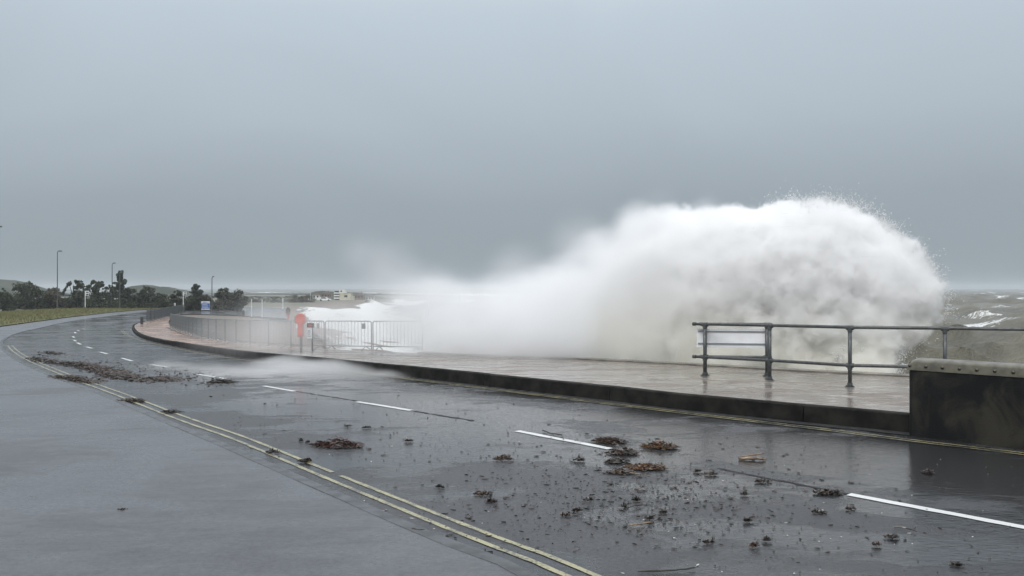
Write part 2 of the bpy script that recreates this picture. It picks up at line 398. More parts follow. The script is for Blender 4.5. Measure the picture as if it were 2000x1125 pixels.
def resample(pts, n):
    P = np.array([[p[0], p[1]] for p in pts], float)
    L = np.concatenate([[0], np.cumsum(np.linalg.norm(np.diff(P, axis=0), axis=1))])
    t = np.linspace(0, L[-1], n)
    return np.stack([np.interp(t, L, P[:, 0]), np.interp(t, L, P[:, 1])], 1)
def smooth_line(pts, it=2):
    P = [Vector((p[0], p[1])) for p in pts]
    for _ in range(it):
        Q = [P[0]]
        for a, b in zip(P[:-1], P[1:]): Q += [a * 0.75 + b * 0.25, a * 0.25 + b * 0.75]
        Q.append(P[-1]); P = Q
    return [(p.x, p.y) for p in P]
def strip(A, B, zf, n=160, m=14):
    a = resample(A, n); b = resample(B, n); mb = MB(); vs = []
    for i in range(n):
        for j in range(m + 1):
            q = a[i] * (1 - j / m) + b[i] * j / m
            vs.append((q[0], q[1], zf(q[1])))
    fs = [(i * (m + 1) + j, i * (m + 1) + j + 1, (i + 1) * (m + 1) + j + 1, (i + 1) * (m + 1) + j) for i in range(n - 1) for j in range(m)]
    # keep every face looking up
    out = []
    for f in fs:
        p0, p1, p2 = (Vector(vs[k]) for k in f[:3])
        out.append(f if (p1 - p0).cross(p2 - p0).z >= 0 else f[::-1])
    return mb.add(vs, out)
def offset_line(L, d):
    P = [Vector((p[0], p[1])) for p in L]; out = []
    for i, p in enumerate(P):
        t = (P[min(i + 1, len(P) - 1)] - P[max(i - 1, 0)]).normalized()
        out.append((p.x - t.y * d, p.y + t.x * d))
    return out

# ------------------------------------------------------------------ survey lines (world XY)
left_px = [(1029, 1112), (953, 1085), (878, 1058), (832, 1038), (742, 1000), (689, 976), (610, 943), (538, 911), (425, 862), (340, 827),
           (262, 795), (210, 772), (140, 748), (95, 731), (40, 707), (12, 687), (4, 673), (10, 662), (37, 650), (80, 641), (120, 631),
           (170, 623), (264, 611.6), (324, 605.5), (370, 603), (430, 601.5), (490, 600.5), (560, 603)]
LEFT = smooth_line([(6.0, -4.5), (3.1, 0.6)] + [tuple(G(*p).xy) for p in left_px])
right_px = [(1773, 845), (1605, 829), (1400, 808), (1300, 798), (1174, 781), (1080, 770.5), (1000, 761), (869, 745), (727, 729), (625, 716),
            (500, 703), (425, 692), (362, 680.5), (300, 668), (275, 660), (263, 652), (257, 642), (260, 636), (281, 629.5), (330, 618),
            (345, 614.5), (375, 613), (430, 615), (500, 618), (560, 622)]
RIGHT = smooth_line([(17.5, 0.5), (10.2, 6.9)] + [tuple(G(*p).xy) for p in right_px])
# promenade
kerb_px = right_px[:21]
KERB = smooth_line([(17.5, 0.5), (10.2, 6.9)] + [tuple(G(*p).xy) for p in kerb_px])
outer_px = [(1772, 736), (1560, 726), (1360, 714), (1200, 705.5), (1105, 701), (1000, 698), (900, 694), (800, 689), (700, 685), (620, 681),
            (560, 676), (475, 669), (400, 657), (365, 647), (345, 640), (328, 635), (330, 624), (345, 616), (356, 613)]
OUT_RAW = [tuple(G(*p, prom=True).xy) for p in outer_px]
OUTER = smooth_line([(21, 3.2), (13.8, 11.2)] + OUT_RAW)

road = strip(LEFT, RIGHT, lambda y: zr(y), 240, 16).build('road', 'wet_road', smooth=True); tag(road, kind='structure')
pav_out = [(-50, -6), (-50, 12), (-48, 30), (-46, 48)] + [tuple(G(*p).xy) for p in [(0, 639), (60, 630.5), (130, 621), (228, 610), (284, 605), (330, 603.2), (400, 600.6), (490, 599), (560, 601)]]
pav = strip(LEFT, pav_out, lambda y: zr(y) + 0.022, 240, 30).build('pavement', 'wet_pavement', smooth=True); tag(pav, kind='structure')
verge_out = [(-75, 10), (-75, 45)] + [tuple(G(*p).xy) for p in [(-60, 617), (0, 611), (60, 607), (112, 604), (170, 602), (228, 600.3), (330, 600)]]
verge_in = [(-50, 10), (-46, 48)] + [tuple(G(*p).xy) for p in [(0, 639), (60, 630.5), (130, 621), (228, 610), (284, 605), (330, 603.2)]]
def z_verge(y): return zr(y) + 0.09
vg = strip(verge_in, verge_out, z_verge, 120, 14).build('grass_verge', 'grass_ground', smooth=True); tag(vg, kind='structure')
prom = strip(KERB, OUTER, zp, 240, 14).build('promenade', 'wet_promenade', smooth=True); tag(prom, kind='structure')

# kerb between road and promenade, cast in sections with open joints
kl = resample(KERB, 420)
seg_len = np.linalg.norm(np.diff(kl, axis=0), axis=1); cum = np.concatenate([[0], np.cumsum(seg_len)])
kerb_root = thing('kerb', None, None); tag(kerb_root, kind='structure')
def kerb_section(i0, i1, gap=0.006):
    mb = MB(); vs = []; n = i1 - i0 + 1
    P = kl[i0:i1 + 1]
    inn = offset_line([tuple(p) for p in P], 0.0)
    bk = offset_line([tuple(p) for p in P], -0.16)
    jit = random.uniform(-0.004, 0.006)
    for k in range(n):
        (x0, y0), (x1, y1) = inn[k], bk[k]
        zt = zp(y0) + 0.010 + jit; zb = zr(y0) - 0.05
        f = Vector((x0 - x1, y0 - y1)).normalized()
        if k in (0, n - 1) and n > 1:      # open joint
            o_ = inn[1] if k == 0 else inn[n - 2]; g_ = Vector((o_[0] - x0, o_[1] - y0)).normalized() * 0.009
            x0 += g_.x; y0 += g_.y; x1 += g_.x; y1 += g_.y
        vs += [(x0 + f.x * 0.02, y0 + f.y * 0.02, zb), (x0, y0, zt - 0.02), (x0 - f.x * 0.012, y0 - f.y * 0.012, zt - 0.004),
               (x0 - f.x * 0.03, y0 - f.y * 0.03, zt), (x1, y1, zt), (x1, y1, zb)]
    fs = []
    for k in range(n - 1):
        for j in range(5):
            a0 = k * 6 + j; fs.append((a0, a0 + 1, a0 + 7, a0 + 6))
    fs.append((5, 4, 3, 2, 1, 0)); e = (n - 1) * 6; fs.append((e, e + 1, e + 2, e + 3, e + 4, e + 5))
    # decide winding: first quad should face the road
    mb.add(vs, fs)
    return mb.build('kerb_section', 'kerb_stone', kerb_root)
i0 = 0; step = 3.4
for i in range(1, 420):
    if cum[i] - cum[i0] > step or i == 419:
        if i - i0 >= 1: kerb_section(i0, i - (0 if i == 419 else 0))
        i0 = i
# a low gutter ledge at the foot of the kerb
gut = resample(KERB, 300); gut = [tuple(p) for p in gut[:190]]
ledge = strip(gut, offset_line(gut, 0.22), lambda y: zr(y) + 0.010, 200, 2)
lo_ = ledge.build('gutter', 'kerb_edging', smooth=True); tag(lo_, kind='structure')
# low edging of the pavement side
le = [tuple(p) for p in resample(LEFT, 300)]
mb = MB()
Lp = offset_line(le, 0.0); Lq = offset_line(le, 0.13)
vs = []
for (x0, y0), (x1, y1) in zip(Lp, Lq):
    wob = 0.035 * mnoise.noise(Vector((x0 * 1.9, y0 * 1.9, 0))) + 0.02 * mnoise.noise(Vector((x0 * 7, y0 * 7, 0)))
    zt = zr(y0) + 0.025 + wob * 0.12
    vs += [(x0 + wob, y0 + wob, zr(y0) - 0.02), (x0 + wob, y0 + wob, zt - 0.012), (x0 * 0.93 + x1 * 0.07, y0 * 0.93 + y1 * 0.07, zt), (x1, y1, zt), (x1, y1, zr(y1))]
fs = [(k * 5 + j, k * 5 + j + 1, k * 5 + j + 6, k * 5 + j + 5) for k in range(len(Lp) - 1) for j in range(4)]
mb.add(vs, fs); eo = mb.build('edging', 'kerb_edging'); tag(eo, kind='structure')

# ------------------------------------------------------------------ road markings (parts of the road)
def ribbon(line, w, zoff, name, mat, zf=zr, n=None, parent=None, ragged=0.0):
    n = n or max(4, int(len(line)))
    P = [tuple(p) for p in resample(line, n)]
    A = offset_line(P, w / 2); B = offset_line(P, -w / 2); vs = []; m = 2
    for i, (a, b) in enumerate(zip(A, B)):
        ja = ragged * mnoise.noise(Vector((a[0] * 9, a[1] * 9, 3))); jb = ragged * mnoise.noise(Vector((b[0] * 9, b[1] * 9, 7)))
        vs += [(a[0] + ja, a[1] + ja, zf(a[1]) + zoff), (b[0] + jb, b[1] + jb, zf(b[1]) + zoff)]
    fs = []
    for i in range(n - 1):
        f = (i * 2, i * 2 + 1, i * 2 + 3, i * 2 + 2)
        p0, p1, p2 = (Vector(vs[k]) for k in f[:3])
        fs.append(f if (p1 - p0).cross(p2 - p0).z >= 0 else f[::-1])
    return MB().add(vs, fs).build(name, mat, parent)
def cut(line, s0, s1):
    P = np.array(line); L = np.concatenate([[0], np.cumsum(np.linalg.norm(np.diff(P, axis=0), axis=1))])
    t = np.linspace(s0, min(s1, L[-1]), max(3, int((s1 - s0) / 0.12)))
    return [(float(np.interp(k, L, P[:, 0])), float(np.interp(k, L, P[:, 1]))) for k in t]
yo_px = [(1100, 1119), (953, 1064), (860, 1027), (764, 987), (655, 942), (500, 876), (450, 855), (350, 821), (272, 790), (225, 771), (150, 744), (107, 727), (50, 703), (24, 686), (15, 675)]
yi_px = [(1100, 1101), (991, 1059), (895, 1020), (802, 983), (659, 926), (500, 865), (425, 834), (337, 807), (275, 784), (212, 762), (150, 738), (100, 721), (57, 703), (31, 688), (21, 676)]
YO = smooth_line([(2.9, 2.0)] + [tuple(G(*p).xy) for p in yo_px]); 
YO_s = [tuple(p) for p in resample(YO, 420)]
YI_s = offset_line(YO_s, -0.17)
ribbon(YO_s, 0.052, 0.005, 'yellow_line', 'yellow_paint', parent=road, n=420, ragged=0.006)
Ltot = float(np.sum(np.linalg.norm(np.diff(np.array(YI_s), axis=0), axis=1)))
gap_s = None
arr = np.array(YI_s); gp = np.array(G(657, 928).xy); gi = int(np.argmin(np.linalg.norm(arr - gp, axis=1)))
ribbon(YI_s[:gi], 0.052, 0.005, 'yellow_line', 'yellow_paint', parent=road, n=gi, ragged=0.006)
ribbon(YI_s[gi + 1:], 0.052, 0.005, 'yellow_line', 'yellow_paint', parent=road, n=len(YI_s) - gi - 1, ragged=0.006)
yr_px = [(2150, 906), (1990, 885), (1774, 860), (1610, 838.5), (1500, 826), (1400, 814), (1340, 807), (1260, 797), (1170, 786.5), (1080, 775), (1000, 765.5), (869, 749), (727, 732), (625, 719), (500, 706.5), (425, 696), (362, 684), (300, 671.5), (262, 661), (245, 652), (240, 645)]
YR = [tuple(p) for p in resample(smooth_line([tuple(G(*p).xy) for p in yr_px]), 300)]
ribbon(YR, 0.045, 0.0145, 'yellow_line', 'worn_yellow_paint', parent=road, n=300, ragged=0.006)
ribbon(offset_line(YR, 0.12), 0.045, 0.0145, 'yellow_line', 'worn_yellow_paint', parent=road, n=300, ragged=0.006)
dash_px = [((2060, 1042), (1658, 966)), ((1192, 877), (1010, 842)), ((803, 802), (697, 785)), ((575, 764.5), (515, 754)),
           ((440, 740), (385, 731)), ((330, 717.5), (295, 712)), ((258.5, 705.5), (238, 699.5)), ((209.5, 691.5), (195, 687.5)),
           ((179.5, 680.5), (169, 677.5)), ((158, 673), (151, 669.5)), ((148.5, 666.5), (144, 664)), ((145, 659.5), (142, 657)),
           ((147.5, 651), (146, 648.5)), ((155, 646.5), (151, 645)), ((166, 642.8), (161, 642))]
for a, b in dash_px:
    A, B = G(*a).xy, G(*b).xy
    wd = 0.11
    ribbon([tuple(A.lerp(B, t / 14)) for t in range(15)], wd, 0.005, 'centre_line_dash', 'white_paint', parent=road, n=15, ragged=0.008)
# worn asphalt seam along the centre line
simple('tar', (0.012, 0.012, 0.013), (0.022, 0.022, 0.024), 0.8, 9.0)
for a, b in (((698, 783.5), (578, 764.5)), ((925, 822), (804, 802.5)), ((1656, 965), (1400, 915))):
    A, B = G(*a).xy, G(*b).xy
    ribbon([tuple(A.lerp(B, t / 40)) for t in range(41)], 0.045, 0.0035, 'tar_seam', 'tar', parent=road, n=41, ragged=0.03)
# ------------------------------------------------------------------ sea wall under the promenade edge
SW = [tuple(p) for p in resample(OUTER, 300)]
cumo = np.concatenate([[0], np.cumsum(np.linalg.norm(np.diff(np.array(SW), axis=0), axis=1))])
arr = np.array(SW); e_i = int(np.argmin(np.linalg.norm(arr - np.array(G(800, 689, prom=True).xy), axis=1)))
SWc = SW[:e_i]
swt = thing('sea_wall', 'concrete sea wall edging the promenade under the breaking wave', 'wall')
mb = MB(); vs = []
for (x, y), (x2, y2) in zip(offset_line(SWc, 0.0), offset_line(SWc, 0.5)):
    vs += [(x, y, zp(y) - 0.02), (x, y, -3.4), (x2, y2, -3.4), (x2, y2, zp(y) - 0.02)]
mb.add(vs, [(k * 4 + j, k * 4 + (j + 1) % 4, k * 4 + 4 + (j + 1) % 4, k * 4 + 4 + j) for k in range(len(SWc) - 1) for j in range(4)])
mb.build('wall_body', 'sea_wall_stone', swt)
mb = MB(); vs = []
for (x, y), (x2, y2) in zip(offset_line(SWc, 0.10), offset_line(SWc, -0.28)):
    z = zp(y)
    vs += [(x, y, z - 0.06), (x, y, z + 0.035), (x2, y2, z + 0.035), (x2, y2, z - 0.06)]
mb.add(vs, [(k * 4 + j, k * 4 + (j + 1) % 4, k * 4 + 4 + (j + 1) % 4, k * 4 + 4 + j) for k in range(len(SWc) - 1) for j in range(4)])
mb.build('coping', 'sea_wall_stone', swt)

# ------------------------------------------------------------------ terrain: land falling through shingle into the sea
SEA_Z = -1.8
def S(px, py): d = (CAM_Z - SEA_Z) * 1600 / (py - 562.5); return ((px - 1000) / 1600 * d, d)
shore = [(60, -40), (24, 2), (12, 14.5), (1.5, 22), (-2.0, 27.0), (-6.0, 34.0), S(715, 685), S(680, 668), S(645, 652), S(604, 632), S(598, 612), S(640, 603.5), S(680, 600),
         S(720, 597), S(765, 590), (-20, 232), (10, 262), (35, 300), (20, 380), (-120, 640), (-500, 900), (-1400, 1000), (-1400, -200), (60, -200)]
PS = np.array(shore)
def signed(P):
    d = np.full(len(P), 1e9); inside = np.zeros(len(P), bool)
    for i in range(len(PS)):
        a, b = PS[i], PS[(i + 1) % len(PS)]
        ab = b - a; t = np.clip(((P - a) @ ab) / (ab @ ab), 0, 1)
        d = np.minimum(d, np.linalg.norm(P - (a + t[:, None] * ab), axis=1))
        cond = ((a[1] > P[:, 1]) != (b[1] > P[:, 1]))
        xi = (b[0] - a[0]) * (P[:, 1] - a[1]) / (b[1] - a[1] + 1e-12) + a[0]
        inside ^= cond & (P[:, 0] < xi)
    return np.where(inside, d, -d)
xs = np.concatenate([-60 - np.geomspace(2, 1300, 60)[::-1], np.arange(-60, 45, 0.75)])
ys = np.concatenate([np.linspace(-180, -10, 12), np.arange(-8, 120, 0.9), np.geomspace(120, 980, 130)[1:]])
X, Y = np.meshgrid(xs, ys); P = np.stack([X.ravel(), Y.ravel()], 1)
sdist = signed(P)
zl = np.array([zr(v) for v in ys]); ZL = np.repeat(zl, len(xs)) - 0.08
nz = np.array([mnoise.noise(Vector((p[0] * 0.25, p[1] * 0.25, 1.0))) for p in P])
ZB = SEA_Z + 0.10 * sdist + nz * 0.12
Z = np.where(sdist > 0, np.minimum(ZL, ZB), np.maximum(ZB, -4.5)) 
Z = np.minimum(Z, ZL + np.clip(nz, -1, 0) * 0.02)
near = (Y.ravel() < 24); Z = np.where(near & (sdist < 4), np.minimum(Z, -2.6), Z)
# keep clear of the road, pavement and promenade sheets
me = bpy.data.meshes.new('terrain')
nx, ny = len(xs), len(ys)
verts = np.stack([P[:, 0], P[:, 1], Z], 1)
idx = (np.arange(ny - 1)[:, None] * nx + np.arange(nx - 1)[None, :]).ravel()
faces = np.stack([idx, idx + 1, idx + nx + 1, idx + nx], 1)
me.from_pydata(verts.tolist(), [], faces.tolist())
me.polygons.foreach_set('use_smooth', [True] * len(faces))
att = me.attributes.new('shore', 'FLOAT', 'POINT')
att.data.foreach_set('value', np.clip(1.1 - np.abs(sdist) / 26.0, 0, 1).astype(np.float32))
me.materials.append(MATS['terrain_ground'])
to = bpy.data.objects.new('terrain', me); C.objects.link(to); tag(to, kind='structure')

# ------------------------------------------------------------------ sea
nA, nR = 560, 620
ang = np.linspace(math.radians(-42), math.radians(52), nA)
rad = np.concatenate([np.linspace(11, 60, 260), np.geomspace(60, 4200, nR - 260 + 1)[1:]])
A_, R_ = np.meshgrid(ang, rad)
SX, SY = (R_ * np.sin(A_)).ravel(), (R_ * np.cos(A_)).ravel()
disp = np.zeros_like(SX); dx = np.zeros_like(SX); dy = np.zeros_like(SX)
cell = np.repeat(np.gradient(rad), nA)
wrng = np.random.default_rng(5)
for k in range(44):
    lam = 1.3 * (24 / 1.3) ** (k / 43.0)
    th = math.radians(215 + wrng.normal(0, 26))      # waves run towards the wall
    amp = 0.022 * lam ** 0.85 * wrng.uniform(0.6, 1.3)
    kx, ky = math.cos(th) * 2 * math.pi / lam, math.sin(th) * 2 * math.pi / lam
    ph = kx * SX + ky * SY + wrng.uniform(0, 6.28)
    fade = np.clip(lam / (cell * 3.0) - 0.3, 0, 1)
    disp += amp * np.sin(ph) * fade
    dx += -math.cos(th) * amp * 0.8 * np.cos(ph) * fade * -1; dy += -math.sin(th) * amp * 0.8 * np.cos(ph) * fade * -1
dist_shore = signed(np.stack([SX, SY], 1))
hs = disp / (np.std(disp[:nA * 300]) + 1e-6)
foam = np.clip((hs - 1.9) * 0.45, 0, 0.9)
surf = np.exp(-((np.abs(dist_shore + 6) / 8.0) ** 2)) * np.clip((3.0 - SX) / 6.0, 0, 1)
surfn = np.array([mnoise.noise(Vector((a * 0.10, b * 0.03, 9.0))) for a, b in zip(SX, SY)])
foam = np.maximum(foam, surf * (0.80 + 0.6 * surfn))
foam = np.maximum(foam, np.exp(-((dist_shore + 2) / 5.0) ** 2) * 0.8)
# a cresting breaker crossing the near water on the right
cr = (SY - (89 + (SX - 53) * -0.30)) + 0.8 * np.sin(SX * 0.9); on = np.exp(-((SX - 53) / 8.0) ** 2)
crest = np.exp(-(cr / 2.2) ** 2) * on
disp += 0.30 * crest
foam = np.maximum(foam, np.exp(-((cr + 0.8) / 2.8) ** 2) * np.exp(-((SX - 55) / 8.0) ** 2) * 0.85)
cr2 = (SY - 66 + (SX - 37) * 0.2); foam = np.maximum(foam, np.exp(-(cr2 / 1.6) ** 2) * np.exp(-((SX - 36) / 6.0) ** 2) * 0.62)
cr3 = (SY - 38 + (SX - 20) * 0.3); foam = np.maximum(foam, np.exp(-(cr3 / 3.0) ** 2) * np.exp(-((SX - 18) / 5.0) ** 2) * 0.5)
far_caps = np.exp(-((R_.ravel() - 300) / 260) ** 2)
nn = np.array([mnoise.noise(Vector((a * 0.05, b * 0.12, 4.0))) for a, b in zip(SX[::1], SY[::1])]) if True else 0
foam = np.maximum(foam, np.clip((nn - 0.30) * 4.5, 0, 0.95) * (SX > 5) * (R_.ravel() > 60))
swash = (R_.ravel() < 2000)
SZ = SEA_Z + disp * (1 - 0.65 * surf)
me = bpy.data.meshes.new('sea')
verts = np.stack([SX + dx, SY + dy, SZ], 1)
idx = (np.arange(nR - 1)[:, None] * nA + np.arange(nA - 1)[None, :]).ravel()
faces = np.stack([idx, idx + nA, idx + nA + 1, idx + 1], 1)
# drop cells well inside the land or under the promenade
keep = dist_shore[idx] < 2.5
faces = faces[keep]
me.from_pydata(verts.tolist(), [], faces.tolist())
me.polygons.foreach_set('use_smooth', [True] * len(faces))
att = me.attributes.new('foam', 'FLOAT', 'POINT'); att.data.foreach_set('value', foam.astype(np.float32))
me.materials.append(MATS['sea_water'])
so = bpy.data.objects.new('sea', me); C.objects.link(so); tag(so, kind='structure')

# ------------------------------------------------------------------ flood wall at the right
A0 = G(1773, 851); B0 = G(2000, 879)
dirw = Vector((B0.x - A0.x, B0.y - A0.y, 0)).normalized(); nrm = Vector((-dirw.y, dirw.x, 0))   # away from the camera
if nrm.y < 0: nrm = -nrm
WH = CAM_Z - (707 - 562.5) / 1600 * A0.y
Ww = thing('flood_wall', 'black flood wall with bolted beige coping beside the road', 'wall', (A0.x, A0.y, zr(A0.y)), math.atan2(dirw.y, dirw.x))
LW, TH = 6.2, 0.30
zt = WH - zr(A0.y)
mb = MB()
# body with rounded free end and softened top corner, local x along the wall, y away from the road
prof = []
nseg = 8
bm = bmesh.new()
outl = [(0.05, 0.0)]
pts2 = []
r_e = 0.07
for k in range(nseg + 1):
    a = math.pi / 2 * k / nseg
    pts2.append((r_e - r_e * math.cos(a), r_e - r_e * math.sin(a)))
poly = [(0.0, TH - r_e)] + pts2 + [(LW, 0.0), (LW, TH), (r_e, TH)]
vs = [(x, y, -0.06) for x, y in poly] + [(x, y, zt) for x, y in poly]
n = len(poly)
fs = [(i, (i + 1) % n, n + (i + 1) % n, n + i) for i in range(n)] + [tuple(range(n - 1, -1, -1)), tuple(range(n, 2 * n))]
mb.add(vs, fs); mb.build('wall_body', 'black_wall', Ww)
# curved sheet-metal coping
cap = MB(); K = 12; prof = []
ch = 0.105
for k in range(K + 1):
    a = math.pi * k / K
    prof.append((TH / 2 - math.cos(a) * (TH / 2 + 0.012), 0.055 * math.sin(a) ** 0.8))
prof = [(-0.012, -ch)] + prof + [(TH + 0.012, -ch)]
xs_ = [0.0, 0.008, 0.022, 0.045, 0.08, 0.13] + list(np.linspace(0.4, LW + 0.01, 14))
vs = []
for x in xs_:
    t = min(1.0, x / 0.13); drop_ = 0.12 * (1 - math.sqrt(max(0.0, 1 - (1 - t) ** 2)))
    for (y, z) in prof:
        zz = zt + z - (drop_ if z > -ch else 0.0)
        vs.append((x - 0.006, y, max(zz, zt - ch)))
m_ = len(prof)
fs = [(i * m_ + j, i * m_ + j + 1, (i + 1) * m_ + j + 1, (i + 1) * m_ + j) for i in range(len(xs_) - 1) for j in range(m_ - 1)]
fs.append(tuple(range(m_ - 1, -1, -1)))
cap.add(vs, fs); cpo = cap.build('coping', 'coping_paint', Ww, smooth=True)
bp_x = [0.03] + [0.03 + 0.205 * i for i in range(1, 29)]
b0 = MB()
b0.sphere((0, 0, 0), (0.017, 0.012, 0.017), seg=10, rings=6)
b0.tube([(0, 0.004, 0), (0, -0.003, 0)], 0.022, 12)
bo = b0.build('bolt', 'bolt_metal', Ww, smooth=True)
for i, bx in enumerate(bp_x):
    o = bo if i == 0 else bo.copy()
    if i: C.objects.link(o); o.parent = Ww
    o.location = (bx, -0.016, zt - 0.045)

# ------------------------------------------------------------------ railings
RH = 1.06
posts_px = [(1376.5, 734), (1503.5, 743), (1660, 756)]
PP = [G(*p, prom=True) for p in posts_px]
d4 = 0.0
def rail_pt(px, pytop):       # foot of a post known only by the top of its rail
    lo, hi = 5.0, 40.0
    for _ in range(50):
        mm = (lo + hi) / 2
        if CAM_Z - (zp(mm) + RH) - (pytop - 562.5) / 1600 * mm > 0: lo = mm
        else: hi = mm
    return Vector(((px - 1000) / 1600 * lo, lo, zp(lo)))
Q4 = rail_pt(1845.5, 641.0); Q5 = rail_pt(2014, 643.5)
Q6 = Q5 + (Q5 - Q4); Q6.z = zp(Q6.y)
PR = PP + [Q4, Q5, Q6]
TUBE = 0.030
post_mesh = None
def make_post(parent, p, lower=0.60):
    global post_mesh
    mb = MB()
    mb.tube([(0, 0, 0), (0, 0, RH - TUBE)], 0.034, 12)
    o = mb.build('post', 'rail_grey', parent, smooth=False); o.location = p
    for f in o.data.polygons: f.use_smooth = len(f.vertices) == 4
    fl = MB()
    fl.tube([(0, 0, 0.0), (0, 0, 0.014)], 0.085, 14); fl.tube([(0, 0, 0.014), (0, 0, 0.075)], 0.046, 12)
    for k in range(4):
        a = k * math.pi / 2 + 0.6; fl.tube([(0.066 * math.cos(a), 0.066 * math.sin(a), 0.01), (0.066 * math.cos(a), 0.066 * math.sin(a), 0.032)], 0.010, 6)
    f = fl.build('base_flange', 'rail_grey', o)
    return o
def clamp(parent_post, z, dirx):
    mb = MB(); d = Vector((dirx.x, dirx.y, 0)).normalized()
    mb.tube([tuple(-d * 0.062 + Vector((0, 0, z))), tuple(d * 0.062 + Vector((0, 0, z)))], 0.043, 12)
    mb.tube([(0, 0, z - 0.075), (0, 0, z + 0.02)], 0.043, 12)
    return mb.build('clamp', 'rail_grey', parent_post)
rl = thing('railing', 'grey tubular railing running from the spray to behind the black flood wall', 'railing')
def rail_line(parent, pts, hgt, ext0=0.0, ext1=0.0, name='top_rail', ball=True):
    P = [Vector((p.x, p.y, p.z + hgt)) for p in pts]
    P[0] = P[0] + (P[0] - P[1]).normalized() * ext0; P[-1] = P[-1] + (P[-1] - P[-2]).normalized() * ext1
    Q = []
    for a, b in zip(P[:-1], P[1:]):
        for t in range(6): Q.append(a.lerp(b, t / 6))
    Q.append(P[-1])
    mb = MB(); mb.tube(Q, TUBE, 12)
    if ball: mb.tube([Q[0] + (Q[0] - Q[1]).normalized() * 0.012, Q[0] + (Q[1] - Q[0]).normalized() * 0.05], 0.038, 12)
    return mb.build(name, 'rail_grey', parent, smooth=True)
LOW = 0.385
for i, p in enumerate(PR):
    po = make_post(rl, p)
    nb = PR[min(i + 1, len(PR) - 1)] - PR[max(i - 1, 0)]
    clamp(po, RH - 0.008, nb); clamp(po, LOW, nb)
rail_line(rl, PR, RH, 0.27, 0.3, 'top_rail'); rail_line(rl, PR, LOW, 0.27, 0.3, 'lower_rail')
# the return that closes off the steps
r2 = thing('railing', 'short return railing at the open end of the long grey railing', 'railing')
R0 = PP[0] + Vector((0.045, 0.14, 0)); R0.z = zp(R0.y)
R1 = Vector((5.20, 16.72, zp(16.72)))
for p in (R0, R1):
    po = make_post(r2, p); clamp(po, RH - 0.008, R1 - R0); clamp(po, LOW, R1 - R0)
rail_line(r2, [R0, R1], RH, 0.10, 0.10, 'top_rail'); rail_line(r2, [R0, R1], LOW, 0.10, 0.10, 'lower_rail')
# white board fixed to the return railing
sb = thing('sign_board', 'blank white board fixed to the short return railing, seen from behind', 'sign')
dd = (R1 - R0); dd.z = 0; Lb = dd.length; dd.normalize(); nn_ = Vector((-dd.y, dd.x, 0))
if nn_.y < 0: nn_ = -nn_
def board(z0, z1, x0, x1, off, th, name, mat):
    mb = MB()
    M = Matrix.Translation(R0 + nn_ * off) @ Matrix.Rotation(math.atan2(dd.y, dd.x), 4, 'Z')
    mb.box(x0, x1, -th / 2, th / 2, z0, z1, bev=min(th, z1 - z0) * 0.2)
    o = mb.build(name, mat, sb)
    o.matrix_world = M; return o
board(0.575, 0.96, -0.17, Lb + 0.02, 0.075, 0.012, 'panel', 'board_white')
board(0.900, 0.925, -0.15, Lb, 0.052, 0.024, 'stiffener', 'board_edge')
board(0.645, 0.670, -0.15, Lb, 0.052, 0.024, 'stiffener', 'board_edge')

# ------------------------------------------------------------------ crowd barriers
def make_barrier(L, mat='galvanised'):
    root = thing('crowd_barrier', None, None)
    h = 1.0; r = 0.07; zb = 0.14
    fr = MB(); pts = []
    for cx, cz, a0 in ((L - r, h - r, 0), (r, h - r, math.pi / 2)):
        for k in range(5):
            a = a0 + math.pi / 2 * k / 4; pts.append((cx + r * math.cos(a), 0, cz + r * math.sin(a)))
    pts = [(L, 0, 0.02)] + pts + [(0, 0, 0.02)]
    fr.tube(pts, 0.019, 8); fr.build('frame', mat, root, smooth=True)
    MB().tube([(0, 0, zb), (L, 0, zb)], 0.016, 8).build('lower_bar', mat, root, smooth=True)
    bars = MB(); nb = int(L / 0.125)
    for k in range(1, nb): bars.tube([(L * k / nb, 0, zb), (L * k / nb, 0, h - 0.01)], 0.008, 5, caps=False)
    tag(bars.build('upright_bars', mat, root, smooth=True), kind='stuff')
    for fx in (0.22, L - 0.22):
        ft = MB(); ft.tube([(fx, -0.30, 0.015), (fx, -0.12, 0.09), (fx, 0, zb), (fx, 0.12, 0.09), (fx, 0.30, 0.015)], 0.016, 6)
        ft.build('foot', mat, root, smooth=True)
    return root
runA_px = [(330, 640), (345, 645), (365, 653), (383, 658), (400, 662), (436, 668), (475, 673), (522, 677), (555, 679.5), (580, 681), (627, 683), (724, 684.5), (812, 685.5), (900, 687)]
runA = smooth_line([tuple(G(*p, prom=True).xy) for p in runA_px][::-1], 1)
def walk(line, L, gap, skip=0.0):
    P = np.array(line); Lc = np.concatenate([[0], np.cumsum(np.linalg.norm(np.diff(P, axis=0), axis=1))])
    s = skip; out = []
    while s + L < Lc[-1]:
        a = (np.interp(s, Lc, P[:, 0]), np.interp(s, Lc, P[:, 1])); b = (np.interp(s + L, Lc, P[:, 0]), np.interp(s + L, Lc, P[:, 1]))
        out.append((a, b)); s += L + gap
    return out
Lb_ = 1.80
# start so that a joint falls just right of the orange housing
Pa = np.array(runA); Lc = np.concatenate([[0], np.cumsum(np.linalg.norm(np.diff(Pa, axis=0), axis=1))])
jx = np.array(G(725.5, 684.5, prom=True).xy); js = Lc[int(np.argmin(np.linalg.norm(Pa - jx, axis=1)))]
